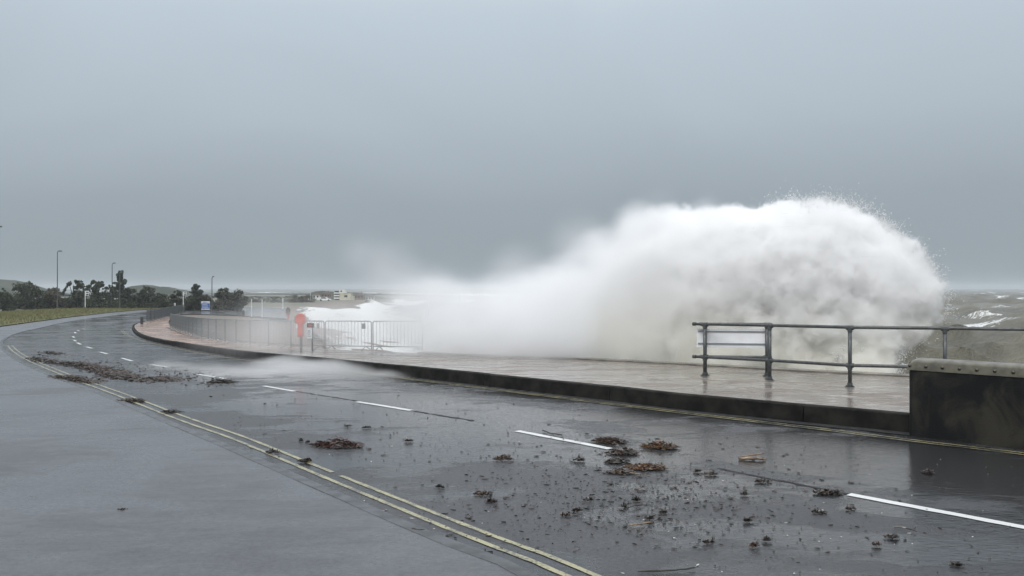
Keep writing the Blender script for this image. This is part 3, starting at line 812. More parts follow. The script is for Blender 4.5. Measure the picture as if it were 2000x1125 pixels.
# refine the joint position along the run
ss = np.linspace(0, Lc[-1], 4000); pp = np.stack([np.interp(ss, Lc, Pa[:, 0]), np.interp(ss, Lc, Pa[:, 1])], 1); js = ss[int(np.argmin(np.linalg.norm(pp - jx, axis=1)))]
pitch = Lb_ + 0.06; skip = js % pitch
proto = make_barrier(Lb_); first = True
segsA = walk(runA, Lb_, 0.06, skip)
segsA.append(None)
placed = []
ordw = ['first', 'second', 'third', 'fourth', 'fifth', 'sixth', 'seventh', 'eighth', 'ninth', 'tenth', 'eleventh', 'twelfth', 'thirteenth', 'fourteenth', 'fifteenth',
        'sixteenth', 'seventeenth', 'eighteenth', 'nineteenth', 'twentieth', 'twenty-first', 'twenty-second', 'twenty-third', 'twenty-fourth', 'twenty-fifth', 'twenty-sixth', 'twenty-seventh', 'twenty-eighth', 'twenty-ninth', 'thirtieth']
pxs = []
for seg in segsA:
    if seg is None: continue
    (ax, ay), (bx, by) = seg
    pxs.append(1000 + 1600 * ax / ay)
idx_vis = [i for i, x in enumerate(pxs) if x > 600]
for i, seg in enumerate(segsA[:-1]):
    (ax, ay), (bx, by) = seg
    o = proto if first else copy_tree(proto); first = False
    o.location = (ax, ay, zp(ay)); o.rotation_euler = (0, math.atan2(-(zp(by) - zp(ay)), Lb_) , math.atan2(by - ay, bx - ax))
    o.rotation_mode = 'XYZ'
    placed.append(o)
life_px = 586.0
def px_of(o): return 1000 + 1600 * o.location.x / o.location.y
# barrier origin is its right end (the run is walked from the spray leftwards)
rights = [p for p in placed if px_of(p) > 600]; lefts = [p for p in placed if px_of(p) <= 600]
for k, o in enumerate(reversed(rights)):
    tag(o, '%s steel crowd barrier to the spray side of the orange lifebuoy housing' % ordw[k] if k else 'steel crowd barrier standing right beside the orange lifebuoy housing', 'barrier', 'crowd barriers along the promenade edge')
for k, o in enumerate(lefts):
    tag(o, '%s steel crowd barrier from the orange lifebuoy housing towards the trees' % ordw[k], 'barrier', 'crowd barriers along the promenade edge')
# little warning plates hung on the two clear barriers
for px_, py_ in ((715, 637), (624, 637)):
    best = min(placed, key=lambda o: abs(px_of(o) - (727 if px_ > 700 else 629)))
    pl = MB().box(-0.07, 0.07, -0.008, 0.008, -0.09, 0.09, bev=0.003).build('plate', 'sign_dark')
    pl.parent = best; pl.location = (0.28, 0.03, 0.83)
# second run, on the far side of the paved tip
runB_px = [(281, 629.5), (300, 625.5), (330, 618.5), (346, 614), (360, 612)]
runB = [tuple((G(*p, prom=True)).xy) for p in runB_px]
runB = [(x + 0.25, y) for x, y in runB]
segB = walk(runB, 2.1, 0.05)
pb = make_barrier(2.1, 'barrier_dark')
for k, ((ax, ay), (bx, by)) in enumerate(segB):
    o = pb if k == 0 else copy_tree(pb)
    o.location = (ax, ay, zp(ay) + 0.01); o.rotation_euler = (0, 0, math.atan2(by - ay, bx - ax))
    tag(o, ('%s dark barrier of the far row beyond the paved tip, counted from the dark bollard' % ordw[k]) if k else 'dark barrier nearest the dark bollard at the paved tip', 'barrier', 'dark barriers beyond the paved tip')

# ------------------------------------------------------------------ lifebuoy housing and notice
def on(px, py, prom=True): return G(px, py, prom=prom)
lb = on(588, 684)
L_ = thing('lifebuoy_housing', 'orange lifebuoy housing on a post in front of the steel barriers', 'lifebuoy housing', lb)
dl = lb.y
ztop = H(dl, 684, 612); 
MB().tube([(0, 0, 0), (0, 0, ztop * 0.62)], 0.045, 10).build('post', 'galvanised', L_)
hb = MB()
# rounded horseshoe case, slightly turned
R_h = H(dl, 640, 622) * 0.5
prof = []
for k in range(17):
    a = math.pi * k / 16; prof.append((math.cos(a) * 0.165, ztop - 0.17 + math.sin(a) * 0.17))
prof += [(-0.165, ztop - 0.30), (-0.09, ztop - 0.38), (-0.085, ztop - 0.80), (0.085, ztop - 0.80), (0.09, ztop - 0.38), (0.165, ztop - 0.30)]
n = len(prof)
vs = [(x, -0.16, z) for x, z in prof] + [(x * 1.0, 0.06, z) for x, z in prof] + [(x * 0.86, -0.19, (z - ztop + 0.25) * 0.93 + ztop - 0.25) for x, z in prof]
fs = [(i, (i + 1) % n, n + (i + 1) % n, n + i) for i in range(n)] + [(2 * n + i, 2 * n + (i + 1) % n, (i + 1) % n, i) for i in range(n)] + [tuple(range(2 * n, 3 * n)), tuple(range(2 * n - 1, n - 1, -1))]
hb.add(vs, fs); ho = hb.build('housing', 'lifebuoy_orange', L_)
MB().box(-0.19, -0.166, -0.13, 0.05, ztop - 0.33, ztop - 0.10, bev=0.01).build('latch_plate', 'dark_plastic', L_)
MB().box(-0.12, -0.07, -0.20, -0.168, ztop - 0.50, ztop - 0.36).build('label_plate', 'sign_white', L_)
nb_ = on(605.5, 686)
Nn = thing('notice_post', 'white notice on a post beside the orange lifebuoy housing', 'sign', nb_)
dn = nb_.y; zn = H(dn, 686, 631)
MB().tube([(0.07, 0.03, 0), (0.07, 0.03, zn)], 0.03, 8).build('post', 'galvanised', Nn)
MB().box(-0.10, 0.13, -0.02, 0.02, zn - 0.15, zn, bev=0.004).build('header_panel', 'sign_dark', Nn)
MB().add([(-0.07, -0.026, zn - 0.10), (-0.02, -0.026, zn - 0.045), (0.05, -0.026, zn - 0.05), (0.09, -0.026, zn - 0.085), (0.03, -0.026, zn - 0.115), (-0.03, -0.026, zn - 0.115)], [(0, 5, 4, 3, 2, 1)]).build('red_symbol', 'red_print', Nn)
MB().box(-0.10, 0.07, -0.02, 0.02, zn - 0.52, zn - 0.16, bev=0.004).build('notice_panel', 'sign_white', Nn)
t_ = MB()
for k, zz in enumerate((0.24, 0.29, 0.36, 0.43)):
    t_.box(-0.08, 0.00 + 0.03 * (k % 2), -0.0245, -0.0205, zn - zz - 0.015, zn - zz)
tag(t_.build('print', 'sign_dark', Nn), kind='stuff')

# bollard near the paved tip
bo_ = on(277, 633.5)
Bd = thing('bollard', 'dark square bollard at the tip of the paved promenade', 'bollard', bo_)
hB = H(bo_.y, 633.5, 619)
MB().box(-0.085, 0.085, -0.085, 0.085, 0, hB - 0.03, bev=0.012).build('shaft', 'dark_plastic', Bd)
MB().box(-0.10, 0.10, -0.10, 0.10, hB - 0.028, hB, bev=0.01).build('cap', 'dark_plastic', Bd)

# ------------------------------------------------------------------ posts, bin, signs beyond the barriers
def ground_z(px, py): return G(px, py)
def street_lamp(px, yb, yt, hx, label, hd=None):
    b = G(px, yb); h = H(b.y, yb, yt)
    o = thing('street_lamp', label, 'street lamp', b, 0, 'street lamps along the road')
    MB().tube([(0, 0, 0), (0, 0, h * 0.16)], 0.11, 8).build('base', 'lamp_post_grey', o)
    MB().tube([(0, 0, h * 0.16), (0, 0, h - 0.25), (0.02, 0, h - 0.08), (0.12, 0, h)], [0.075, 0.055, 0.05, 0.05], 8).build('column', 'lamp_post_grey', o)
    w = abs(hx - px) * b.y / 1600
    l = MB(); l.tube([(0.10, 0, h), (w * 0.4, 0, h + 0.05)], 0.05, 6); l.build('arm', 'lamp_post_grey', o)
    MB().box(w * 0.3, w, -0.16, 0.16, h - 0.02, h + 0.13, bev=0.05).build('lantern', 'lamp_post_grey', o)
    MB().box(w * 0.4, w * 0.95, -0.12, 0.12, h - 0.05, h - 0.021).build('lens', 'sign_white', o)
    return o
street_lamp(112, 605, 491, 120.5, 'tall street lamp behind the nearer bus stop, tallest of the visible lamps')
street_lamp(219, 602, 514.5, 225.5, 'street lamp left of the ragged pine, the taller of that pair')
street_lamp(234, 604, 531.5, 238.5, 'street lamp right in front of the ragged pine, the shorter of that pair')
street_lamp(414, 607, 541, 410, 'faint street lamp right of the small conifer and blue board')
street_lamp(-38, 618, 443.5, 3, 'near street lamp whose lantern tip reaches into view at the edge')
def bus_stop(px, yb, yt, fw, fh, label, tint=None):
    b = G(px, yb); h = H(b.y, yb, yt); k = b.y / 1600
    o = thing('bus_stop', label, 'bus stop', b, 0, 'bus stop flags')
    MB().tube([(0, 0, 0), (0, 0, h * 0.25)], 0.055, 8).build('pole_foot', 'driftwood', o)
    MB().tube([(0, 0, h * 0.25), (0, 0, h)], 0.055, 8).build('pole', 'sign_white', o)
    fo = MB().box(0.05, fw * k, -0.02, 0.02, h - fh * k, h, bev=0.008).build('flag', 'sign_white', o)
    MB().box(0.12, fw * k * 0.9, -0.027, -0.021, h - fh * k * 0.42, h - fh * k * 0.20).build('print_band', 'sign_dark', fo)
    MB().box(0.12, fw * k * 0.9, -0.027, -0.021, h - fh * k * 0.92, h - fh * k * 0.62).build('print_band', 'sign_dark', fo)
bus_stop(166.5, 611, 568, 7.2, 9.5, 'white bus stop flag on a pole standing on the grass verge')
bus_stop(358, 609, 570, 6.5, 6, 'white bus stop flag on a pole behind the far barriers')
b = G(401.5, 607); k = b.y / 1600
o = thing('information_board', 'blue and white board on posts before the hazy bushes', 'sign', b)
zb0, zb1 = H(b.y, 607, 605), H(b.y, 607, 588.5)
MB().box(-8.4 * k, 8.4 * k, -0.04, 0.04, zb0, zb1, bev=0.02).build('panel', 'sign_white', o)
MB().box(-8.2 * k, 8.2 * k, -0.055, -0.043, zb0 + 2.2 * k, zb0 + 12.5 * k).build('blue_field', 'sign_blue', o)
for kk in range(3): MB().box(-6.5 * k, (6.0 - kk) * k, -0.066, -0.058, zb0 + (4.0 + 2.9 * kk) * k, zb0 + (4.8 + 2.9 * kk) * k).build('text_line', 'sign_white', o)
MB().box(-5 * k, 4 * k, -0.066, -0.058, zb0 + 14.0 * k, zb0 + 15.0 * k).build('text_line', 'sign_blue', o)
for sx in (-7, 7): MB().tube([(sx * k, 0.06, -0.05), (sx * k, 0.06, zb1 - 0.05)], 0.06, 8).build('leg', 'lamp_post_grey', o)
b = G(341.5, 606); k = b.y / 1600
o = thing('road_sign', 'small pale sign on a short post under the dark trees', 'sign', b)
MB().tube([(0, 0, 0), (0, 0, 13 * k)], 0.05, 8).build('post', 'lamp_post_grey', o)
MB().box(-1.6 * k, 1.6 * k, -0.03, 0.0, 9 * k, 14 * k, bev=0.01).build('plate', 'sign_white', o)
for px, yb, yt, lab, wmat in ((491.5, 621, 584, 'thin pale post beyond the barriers, left of the pair', 'sign_white'), (512, 622, 585, 'thin pale post beyond the barriers, right of the pair', 'sign_white'),
                              (552.5, 606, 582, 'short thick white post beyond the barriers near the windblown shrub', 'sign_white')):
    b = G(px, yb); h = H(b.y, yb, yt)
    o = thing('marker_post', lab, 'post', b, 0, 'pale posts beyond the barriers')
    MB().tube([(0, 0, 0), (0, 0, h)], 0.045 if px < 540 else 0.075, 8).build('shaft', wmat, o)
    MB().tube([(0, 0, 0), (0, 0, 0.12)], 0.13, 8).build('foot', 'lamp_post_grey', o)
b = G(475.5, 618); k = b.y / 1600
o = thing('litter_bin', 'dark litter bin beyond the barriers left of the pale posts', 'bin', b)
MB().tube([(0, 0, 0), (0, 0, 0.08), (0, 0, 9 * k)], [2.0 * k, 2.3 * k, 2.5 * k], 14).build('body', 'dark_plastic', o)
MB().tube([(0, 0, 9 * k), (0, 0, 10.5 * k), (0, 0, 12 * k)], [2.7 * k, 2.4 * k, 1.0 * k], 14).build('lid', 'dark_plastic', o)

# ------------------------------------------------------------------ trees
def leaf_cloud(mb, centre, rad, n, size, seed, flat=1.0, bias=None):
    r_ = np.random.default_rng(seed)
    for _ in range(n):
        v = r_.normal(size=3); v /= np.linalg.norm(v)
        rr = r_.random() ** 0.45
        c = Vector(centre) + Vector((v[0] * rad[0] * rr, v[1] * rad[1] * rr, v[2] * rad[2] * rr))
        a = Vector(r_.normal(size=3)).normalized(); b = a.cross(Vector(r_.normal(size=3))).normalized()
        s = size * r_.uniform(0.6, 1.5)
        mb.add([c - a * s, c + b * s * 0.7, c + a * s, c - b * s * 0.7], [(0, 1, 2, 3)])
def tree(px, yb, w, yt, label, kind='bush', leaf='leaf_dark', name='broadleaf_tree', seed=0, group='trees along the far verge', depth_add=0.0, cat='tree', dens=1.0):
    b = G(px, yb); b = b.copy()
    sc_ = (b.y + depth_add) / b.y
    b.x *= sc_; b.y *= sc_; b.z = zr(b.y) - 0.1
    k = b.y / 1600; Wd = w * k / 2; Ht = CAM_Z - b.z - (yt - 562.5) * k
    o = thing(name, label, cat, b, 0, group); r_ = random.Random(seed)
    tr = MB(); cr = MB()
    hh = Ht * (0.82 if kind != 'pine' else 0.97)
    lean = -0.10 * Ht if kind == 'pine' else -0.03 * Ht
    trunk = [(lean * (t ** 1.6), 0.03 * math.sin(t * 5), hh * t) for t in (0, 0.25, 0.5, 0.75, 1)]
    r0 = 0.05 * Ht ** 0.8 + 0.05
    tr.tube(trunk, [r0, r0 * 0.8, r0 * 0.6, r0 * 0.4, r0 * 0.12], 7)
    leafs = 0.055 * Ht ** 0.5
    if kind == 'pine':
        nt_ = 11
        for i in range(nt_):
            t = 0.22 + 0.76 * i / (nt_ - 1)
            wl_ = Wd * (1.05 - t) ** 0.75 * r_.uniform(0.7, 1.25) + 0.12
            for s in range(3):
                a = r_.uniform(0, 6.28); up = Ht * r_.uniform(0.03, 0.08)
                p0 = Vector((lean * t ** 1.6, 0, hh * t)); p1 = p0 + Vector((math.cos(a) * wl_ - 0.15 * wl_, math.sin(a) * wl_ * 0.8, up))
                tr.tube([p0, p0.lerp(p1, 0.5) + Vector((0, 0, -0.03 * Ht)), p1], [r0 * 0.3, r0 * 0.2, r0 * 0.08], 5)
                for q in (0.45, 0.75, 1.0):
                    leaf_cloud(cr, p0.lerp(p1, q), (wl_ * 0.30 + 0.08, wl_ * 0.28 + 0.08, Ht * 0.035), int(46 * dens), leafs, seed * 31 + i * 7 + s * 3 + int(q * 10))
    else:
        nb_ = 36 if kind == 'bush' else 34
        for i in range(nb_):
            a = r_.uniform(0, 6.28); q = math.sqrt(r_.random())
            x = math.cos(a) * q * Wd * 0.80; y = math.sin(a) * q * Wd * 0.6
            top = (1 - (abs(x) / Wd) ** 2.4)
            z = Ht * (0.06 + r_.random() * 0.78 * top)
            rr = min(Wd, Ht) * r_.uniform(0.24, 0.38)
            if kind == 'ragged' and z > Ht * 0.55: rr *= 0.72; z = min(Ht * 0.94, z * r_.uniform(1.0, 1.2))
            tr.tube([(lean * 0.2, 0, hh * 0.25), (x * 0.5, y * 0.5, z * 0.65), (x, y, z)], [r0 * 0.45, r0 * 0.3, r0 * 0.1], 5)
            leaf_cloud(cr, (x, y, min(z, Ht - rr * 0.7)), (rr * 1.15, rr, rr * 0.85), int(130 * dens), leafs, seed * 101 + i)
        for i in range(26 if kind == 'ragged' else 8):      # sprigs that break the outline
            a = r_.uniform(-1, 1); x = a * Wd * 0.9; z = Ht * (0.55 + 0.45 * (1 - abs(a) ** 2) * r_.uniform(0.8, 1.03))
            leaf_cloud(cr, (x, 0, z - 0.05 * Ht), (0.06 * Wd + 0.08, 0.1 * Wd, 0.05 * Ht), int(22 * dens), leafs * 0.9, seed * 77 + i)
    tr.build('trunk', 'bark', o)
    c = cr.build('crown', leaf, o)
    return o
tree(50, 605, 70, 547, 'big round dark tree, first from the edge of the row', 'bush', 'leaf_dark', seed=1)
tree(6, 607, 40, 563, 'low dark bush below the hill at the left edge', 'bush', 'leaf_dark', seed=2, name='bush', cat='bush')
tree(103, 604, 48, 559, 'brownish tree between the big round tree and the tall lamp', 'bush', 'leaf_brownish', seed=3)
tree(145, 603, 50, 545, 'dark ragged tree behind the bus stop on the verge', 'ragged', 'leaf_dark', seed=4)
tree(186, 603, 46, 547, 'ragged tree between the verge bus stop and the lamp pair', 'ragged', 'leaf_dark', seed=5)
tree(216, 602, 34, 556, 'lower dark tree directly behind the lamp pair', 'ragged', 'leaf_dark', seed=6)
tree(243, 603, 38, 532, 'wind-bent pine standing above the rest of the row', 'pine', 'leaf_pine', name='pine_tree', seed=7, dens=1.5)
tree(252, 603.5, 44, 558, 'bushy dark tree filling the foot of the wind-bent pine', 'bush', 'leaf_dark', seed=8)
tree(283, 603, 44, 556, 'dark rounded tree right after the wind-bent pine', 'bush', 'leaf_dark', seed=9)
tree(312, 603, 44, 571, 'low dark bush in front of the green hill', 'bush', 'leaf_dark', seed=10, name='bush', cat='bush')
tree(345, 604, 36, 566, 'dark bush behind the far bus stop', 'ragged', 'leaf_dark', seed=11, name='bush', cat='bush')
tree(388, 605, 34, 556, 'small conifer between the far bus stop and the faint lamp', 'pine', 'leaf_pine', name='conifer', seed=12, dens=1.5)
tree(374, 605, 46, 577, 'low bush at the foot of the small conifer', 'bush', 'leaf_dark', seed=13, name='bush', cat='bush')
tree(398, 605, 40, 573, 'grey-green bush behind the blue board', 'bush', 'leaf_far', seed=14, name='bush', cat='bush')
tree(435, 605, 44, 562, 'hazy bushy tree right of the faint lamp', 'ragged', 'leaf_far', seed=15, group='hazy trees behind the barriers')
tree(464, 605, 46, 564, 'hazy rounded tree with its crown sloping to the open field', 'bush', 'leaf_far', seed=16, group='hazy trees behind the barriers')
for i, (px, w, yt, lab) in enumerate(((500, 44, 578, 'faint low bush beyond the pair of pale posts'), (536, 46, 579, 'faint low bush left of the short white post'),
                                      (572, 44, 576, 'faint low bush behind the windblown shrub'), (600, 40, 577, 'faint low bush at the foot of the headland'))):
    tree(px, 599, w, yt, lab, 'ragged', 'leaf_far', seed=30 + i, name='bush', cat='bush', group='faint bushes beyond the field', depth_add=60, dens=0.5)
cr = MB(); r_ = np.random.default_rng(3)
for i in range(190):
    px = r_.uniform(-30, 392); far_ = r_.uniform(0, 8)
    b = G(px, 603.5); sc_ = (b.y + far_) / b.y; b.x *= sc_; b.y *= sc_; b.z = zr(b.y)
    leaf_cloud(cr, (b.x, b.y, b.z + r_.uniform(0.3, 1.0)), (r_.uniform(1.0, 1.8), 1.0, r_.uniform(0.6, 1.1)), 110, 0.12, 900 + i)
tag(cr.build('undergrowth', 'leaf_dark'), 'dark tangled undergrowth filling the foot of the tree row', 'undergrowth', kind='stuff')
# windblown shrub with reddish stems
b = G(562.5, 624); k = b.y / 1600
o = thing('shrub', 'windblown dark shrub with reddish stems beyond the barriers', 'shrub', b)
st = MB()
for i in range(7):
    a = i * 0.9; st.tube([(math.cos(a) * 0.05, math.sin(a) * 0.05, 0), (math.cos(a) * 0.12, math.sin(a) * 0.1, 8 * k), (math.cos(a) * 0.22 - 0.05, math.sin(a) * 0.2, 15 * k)], [0.035, 0.03, 0.015], 5)
st.build('stems', 'red_print', o)
cr = MB(); leaf_cloud(cr, (0, 0, 16 * k), (4.2 * k, 4 * k, 7 * k), 420, 0.07, 77); cr.build('crown', 'leaf_dark', o)

# ------------------------------------------------------------------ grass blades on the verge
vi, vo = resample(verge_in, 400), resample(verge_out, 400)
nB = 26000
t1 = rng.random(nB); t2 = rng.random(nB) ** 0.8
bi = np.minimum((t1 * 399).astype(int), 398)
base = vi[bi] * (1 - t2[:, None]) + vo[bi] * t2[:, None] + rng.normal(0, 0.25, (nB, 2))
base = base[(base[:, 1] > 30)]
nB = len(base)
zz = np.array([z_verge(v) for v in base[:, 1]])
hgt = rng.uniform(0.08, 0.24, nB); aa = rng.uniform(0, 6.28, nB); wv = rng.uniform(0.02, 0.06, nB)
lean_ = rng.normal(0, 0.06, (nB, 2)) + np.array([-0.05, 0.0])
v0 = np.stack([base[:, 0] - np.cos(aa) * wv, base[:, 1] - np.sin(aa) * wv, zz - 0.02], 1)
v1 = np.stack([base[:, 0] + np.cos(aa) * wv, base[:, 1] + np.sin(aa) * wv, zz - 0.02], 1)
v2 = np.stack([base[:, 0] + lean_[:, 0], base[:, 1] + lean_[:, 1], zz + hgt], 1)
vv = np.stack([v0, v1, v2], 1).reshape(-1, 3)
me = bpy.data.meshes.new('grass'); me.from_pydata(vv.tolist(), [], np.arange(nB * 3).reshape(-1, 3).tolist())
me.materials.append(MATS['grass_blade']); go = bpy.data.objects.new('grass', me); C.objects.link(go)
tag(go, 'rough green and brown grass growing on the verge', 'grass', kind='stuff')

# ------------------------------------------------------------------ hills and headland
def hill(name, pts, yb_d, thick, mat='hill_green'):
    """ridge line given by pixel heights at one distance, rounded off in depth"""
    mb = MB(); vs = []; n = 90; m = 12
    px = [p[0] for p in pts]; py = [p[1] for p in pts]
    for i in range(n):
        x = px[0] + (px[-1] - px[0]) * i / (n - 1)
        y = float(np.interp(x, px, py)); z = CAM_Z - (y - 562.5) / 1600 * yb_d
        X_ = (x - 1000) / 1600 * yb_d
        for j in range(m + 1):
            u = j / m; prof_ = math.sin(math.pi * u) ** 0.8
            h0 = zr(yb_d) - 0.6
            nzv = 0.35 * mnoise.noise(Vector((X_ * 0.12, u * 6, yb_d))) + 0.2 * mnoise.noise(Vector((X_ * 0.5, u * 14, yb_d)))
            vs.append((X_, yb_d + (u - 0.5) * thick, h0 + (z - h0) * prof_ + nzv * (prof_ > 0.05) * 1.0))
    fs = [(i * (m + 1) + j, (i + 1) * (m + 1) + j, (i + 1) * (m + 1) + j + 1, i * (m + 1) + j + 1) for i in range(n - 1) for j in range(m)]
    return tag(mb.add(vs, fs).build(name, mat, smooth=True), kind='structure')
hill('hill', [(-200, 556), (-60, 548), (0, 545), (14, 547), (30, 553), (50, 560), (70, 568), (100, 575)], 420, 90)
hill('hill', [(230, 575), (262, 562), (285, 556), (300, 561), (318, 560), (336, 565), (350, 572), (372, 575), (400, 579), (470, 579), (560, 580), (620, 579)], 380, 80)
hill('headland', [(585, 584), (605, 577), (620, 569), (632, 568), (650, 570), (690, 571), (712, 574), (735, 579), (760, 583), (800, 588)], 300, 46)

# ------------------------------------------------------------------ houses on the headland
def bpos(px, d): return Vector(((px - 1000) / 1600 * d, d, zr(d) - 0.15))
def house(px, d, w, yt, ye, yb, wall, roof, label, chim=True):
    k = d / 1600; b = bpos(px, d)
    z0 = CAM_Z - (yb - 562.5) * k - b.z; ze = CAM_Z - (ye - 562.5) * k - b.z; zt_ = CAM_Z - (yt - 562.5) * k - b.z
    W = w * k; D = W * 0.7
    o = thing('house', label, 'house', b, 0, 'houses on the headland')
    MB().box(-W / 2, W / 2, 0, D, min(0, z0) - 0.3, ze).build('wall', wall, o)
    rf = MB(); e = 0.15
    rf.add([(-W / 2 - e, -e, ze), (W / 2 + e, -e, ze), (W / 2 + e, D + e, ze), (-W / 2 - e, D + e, ze), (-W / 2 + W * 0.18, D / 2, zt_), (W / 2 - W * 0.18, D / 2, zt_)],
           [(0, 1, 5, 4), (1, 2, 5), (2, 3, 4, 5), (3, 0, 4), (3, 2, 1, 0)])
    r_ = rf.build('roof', roof, o)
    if chim: MB().box(W * 0.18, W * 0.18 + 0.35, D * 0.4, D * 0.4 + 0.35, ze, zt_ + 0.35).build('chimney', 'house_brick', r_)
    nw = max(2, int(w / 5))
    for i in range(nw):
        x = -W / 2 + W * (i + 0.5) / nw
        MB().box(x - 0.28, x + 0.28, -0.03, 0.02, (z0 + ze) / 2 - 0.2, (z0 + ze) / 2 + 0.35).build('window', 'window_glass', o)
house(594, 268, 14, 577, 580, 586, 'house_brick', 'roof_tile', 'small brick house at the landward foot of the headland')
house(617, 268, 13, 573, 576.5, 583, 'render_white', 'roof_tile', 'pale house behind the white vehicle')
house(636, 272, 17, 570, 574, 582, 'house_brick', 'roof_tile', 'dark brick house left of the white apartment building')
house(701, 274, 18, 572, 576.5, 584, 'house_brick', 'roof_tile', 'dark house to the seaward side of the white apartment building')
house(722, 276, 16, 577, 580, 586, 'render_white', 'roof_tile', 'faint pale house nearest the spray on the headland', chim=False)
d = 262; k = d / 1600; b = bpos(668, d)
o = thing('apartment_building', 'white and cream modernist building with striped balconies on the headland', 'building', b)
def zy(y): return CAM_Z - (y - 562.5) * k - b.z
def bx_(name, x0, x1, y0, y1, ytop, ybot, mat, par=None): return MB().box((x0 - 668) * k, (x1 - 668) * k, y0, y1, zy(ybot), zy(ytop)).build(name, mat, par or o)
bx_('tower', 653.5, 662, 0.3, 2.5, 569, 586, 'window_glass')
for yy in (571, 576, 581): bx_('balcony', 652.3, 663, -0.1, 2.6, yy, yy + 2.6, 'render_white')
bx_('roof_slab', 654, 664, 0.2, 2.6, 568.4, 569.3, 'sign_dark')
up_ = bx_('upper_storey', 662.1, 674, 0.0, 2.8, 565.5, 572.9, 'render_white')
bx_('window', 665, 668, -0.04, 0.02, 567.5, 570, 'window_glass', up_)
bx_('lower_storey', 663.1, 686, 0.1, 3.0, 573, 588, 'render_cream')
bx_('garage_wing', 686.1, 690, 0.3, 2.6, 578.5, 588, 'render_cream')
bx_('window', 672.5, 678.5, 0.04, 0.15, 576.5, 580.5, 'window_glass')
bx_('roof_slab', 674.1, 686.5, -0.05, 3.1, 572.2, 573, 'render_white')
# white vehicle
d = 240; k = d / 1600; b = bpos(634, d); 
o = thing('parked_car', 'white estate vehicle parked on the headland before the houses', 'car', (b.x, b.y, CAM_Z - (588.5 - 562.5) * k), 0.0)
prof = [(-1.8, 0.25), (-1.8, 0.7), (-1.62, 0.78), (-1.3, 1.22), (0.2, 1.26), (0.85, 0.82), (1.6, 0.66), (1.8, 0.5), (1.8, 0.25)]
n = len(prof); vs = [(x, 0.05 if z < 0.8 else 0.14, z) for x, z in prof] + [(x, 1.55 if z < 0.8 else 1.46, z) for x, z in prof]
MB().add(vs, [(i, (i + 1) % n, n + (i + 1) % n, n + i) for i in range(n)] + [tuple(range(n - 1, -1, -1)), tuple(range(n, 2 * n))]).build('body', 'car_white', o)
MB().add([(-1.2, 0.07, 0.82), (0.55, 0.07, 0.84), (0.15, 0.10, 1.16), (-1.1, 0.10, 1.14)], [(0, 1, 2, 3)]).build('side_window', 'window_glass', o)
for wx in (-1.15, 1.15):
    for wy in (0.0, 1.42): MB().tube([(wx, wy, 0.28), (wx, wy + 0.18, 0.28)], 0.29, 14).build('wheel', 'tyre', o)
for i, (px, lab) in enumerate(((601.3, 'small white gabled hut, the one nearer the field'), (611, 'small white gabled hut, the one nearer the white vehicle'))):
    d = 245; k = d / 1600; b = bpos(px, d); b.z = CAM_Z - (589 - 562.5) * k
    o = thing('beach_hut', lab, 'hut', b, 0, 'white beach huts')
    MB().box(-1.0 * k, 1.0 * k, 0, 0.8, -0.3, 4.0 * k).build('wall', 'render_white', o)
    MB().add([(-1.2 * k, -0.05, 4 * k), (1.2 * k, -0.05, 4 * k), (0, -0.05, 7 * k), (-1.2 * k, 0.85, 4 * k), (1.2 * k, 0.85, 4 * k), (0, 0.85, 7 * k)],
             [(0, 1, 2), (5, 4, 3), (1, 4, 5, 2), (0, 2, 5, 3), (0, 3, 4, 1)]).build('roof', 'render_white', o)
    MB().box(-0.35 * k, 0.35 * k, -0.03, 0.02, 0, 2.4 * k).build('door', 'lamp_post_grey', o)
d = 246; b = bpos(606.3, d)
o = thing('flagpole', 'thin white mast between the two white huts', 'pole', (b.x, b.y, CAM_Z - (589 - 562.5) * d / 1600))
MB().tube([(0, 0, 0), (0, 0, 16 * d / 1600)], [0.09, 0.05], 6).build('mast', 'sign_white', o)
MB().sphere((0, 0, 16.2 * d / 1600), 0.1).build('finial', 'sign_white', o)

# ------------------------------------------------------------------ seaweed, driftwood, scraps
def clump_mesh(w, dpt, h, n, seed, thick=0.006, twiggy=0.3):
    r_ = random.Random(seed); mb = MB()
    for i in range(n):
        a = r_.uniform(0, 6.28); q = math.sqrt(r_.random())
        x, y = math.cos(a) * q * w / 2, math.sin(a) * q * dpt / 2
        top = h * max(0.05, 1 - q ** 1.5); z = r_.uniform(0.0, top)
        th = r_.gauss(0, 0.8) + (math.pi if r_.random() < 0.5 else 0); L = r_.uniform(0.25, 0.6) * w * 0.45
        L = min(L, 0.10); pts = []; cx, cy_, cz = x, y, z
        for s in range(5):
            pts.append((cx, cy_, max(0.003, cz)))
            th += r_.uniform(-0.7, 0.7); cx += math.cos(th) * L / 4; cy_ += math.sin(th) * L / 4 * 0.8; cz += r_.uniform(-0.012, 0.011)
        rr = thick * r_.uniform(0.6, 1.6)
        mb.tube(pts, [rr * 0.6, rr, rr * 1.1, rr * 0.9, rr * 0.4], 3, mi=0 if r_.random() > twiggy else 1)
        if r_.random() < 0.35:      # a frond blade
            c = Vector((x, y, z + 0.006)); u = Vector((math.cos(th), math.sin(th), r_.uniform(-0.1, 0.2))) * r_.uniform(0.015, 0.04); vq = Vector((-math.sin(th), math.cos(th), r_.uniform(-0.3, 0.6))) * r_.uniform(0.008, 0.02)
            mb.add([c - u, c + vq, c + u * 1.1, c - vq], [(0, 1, 2, 3)], 0)
    return mb
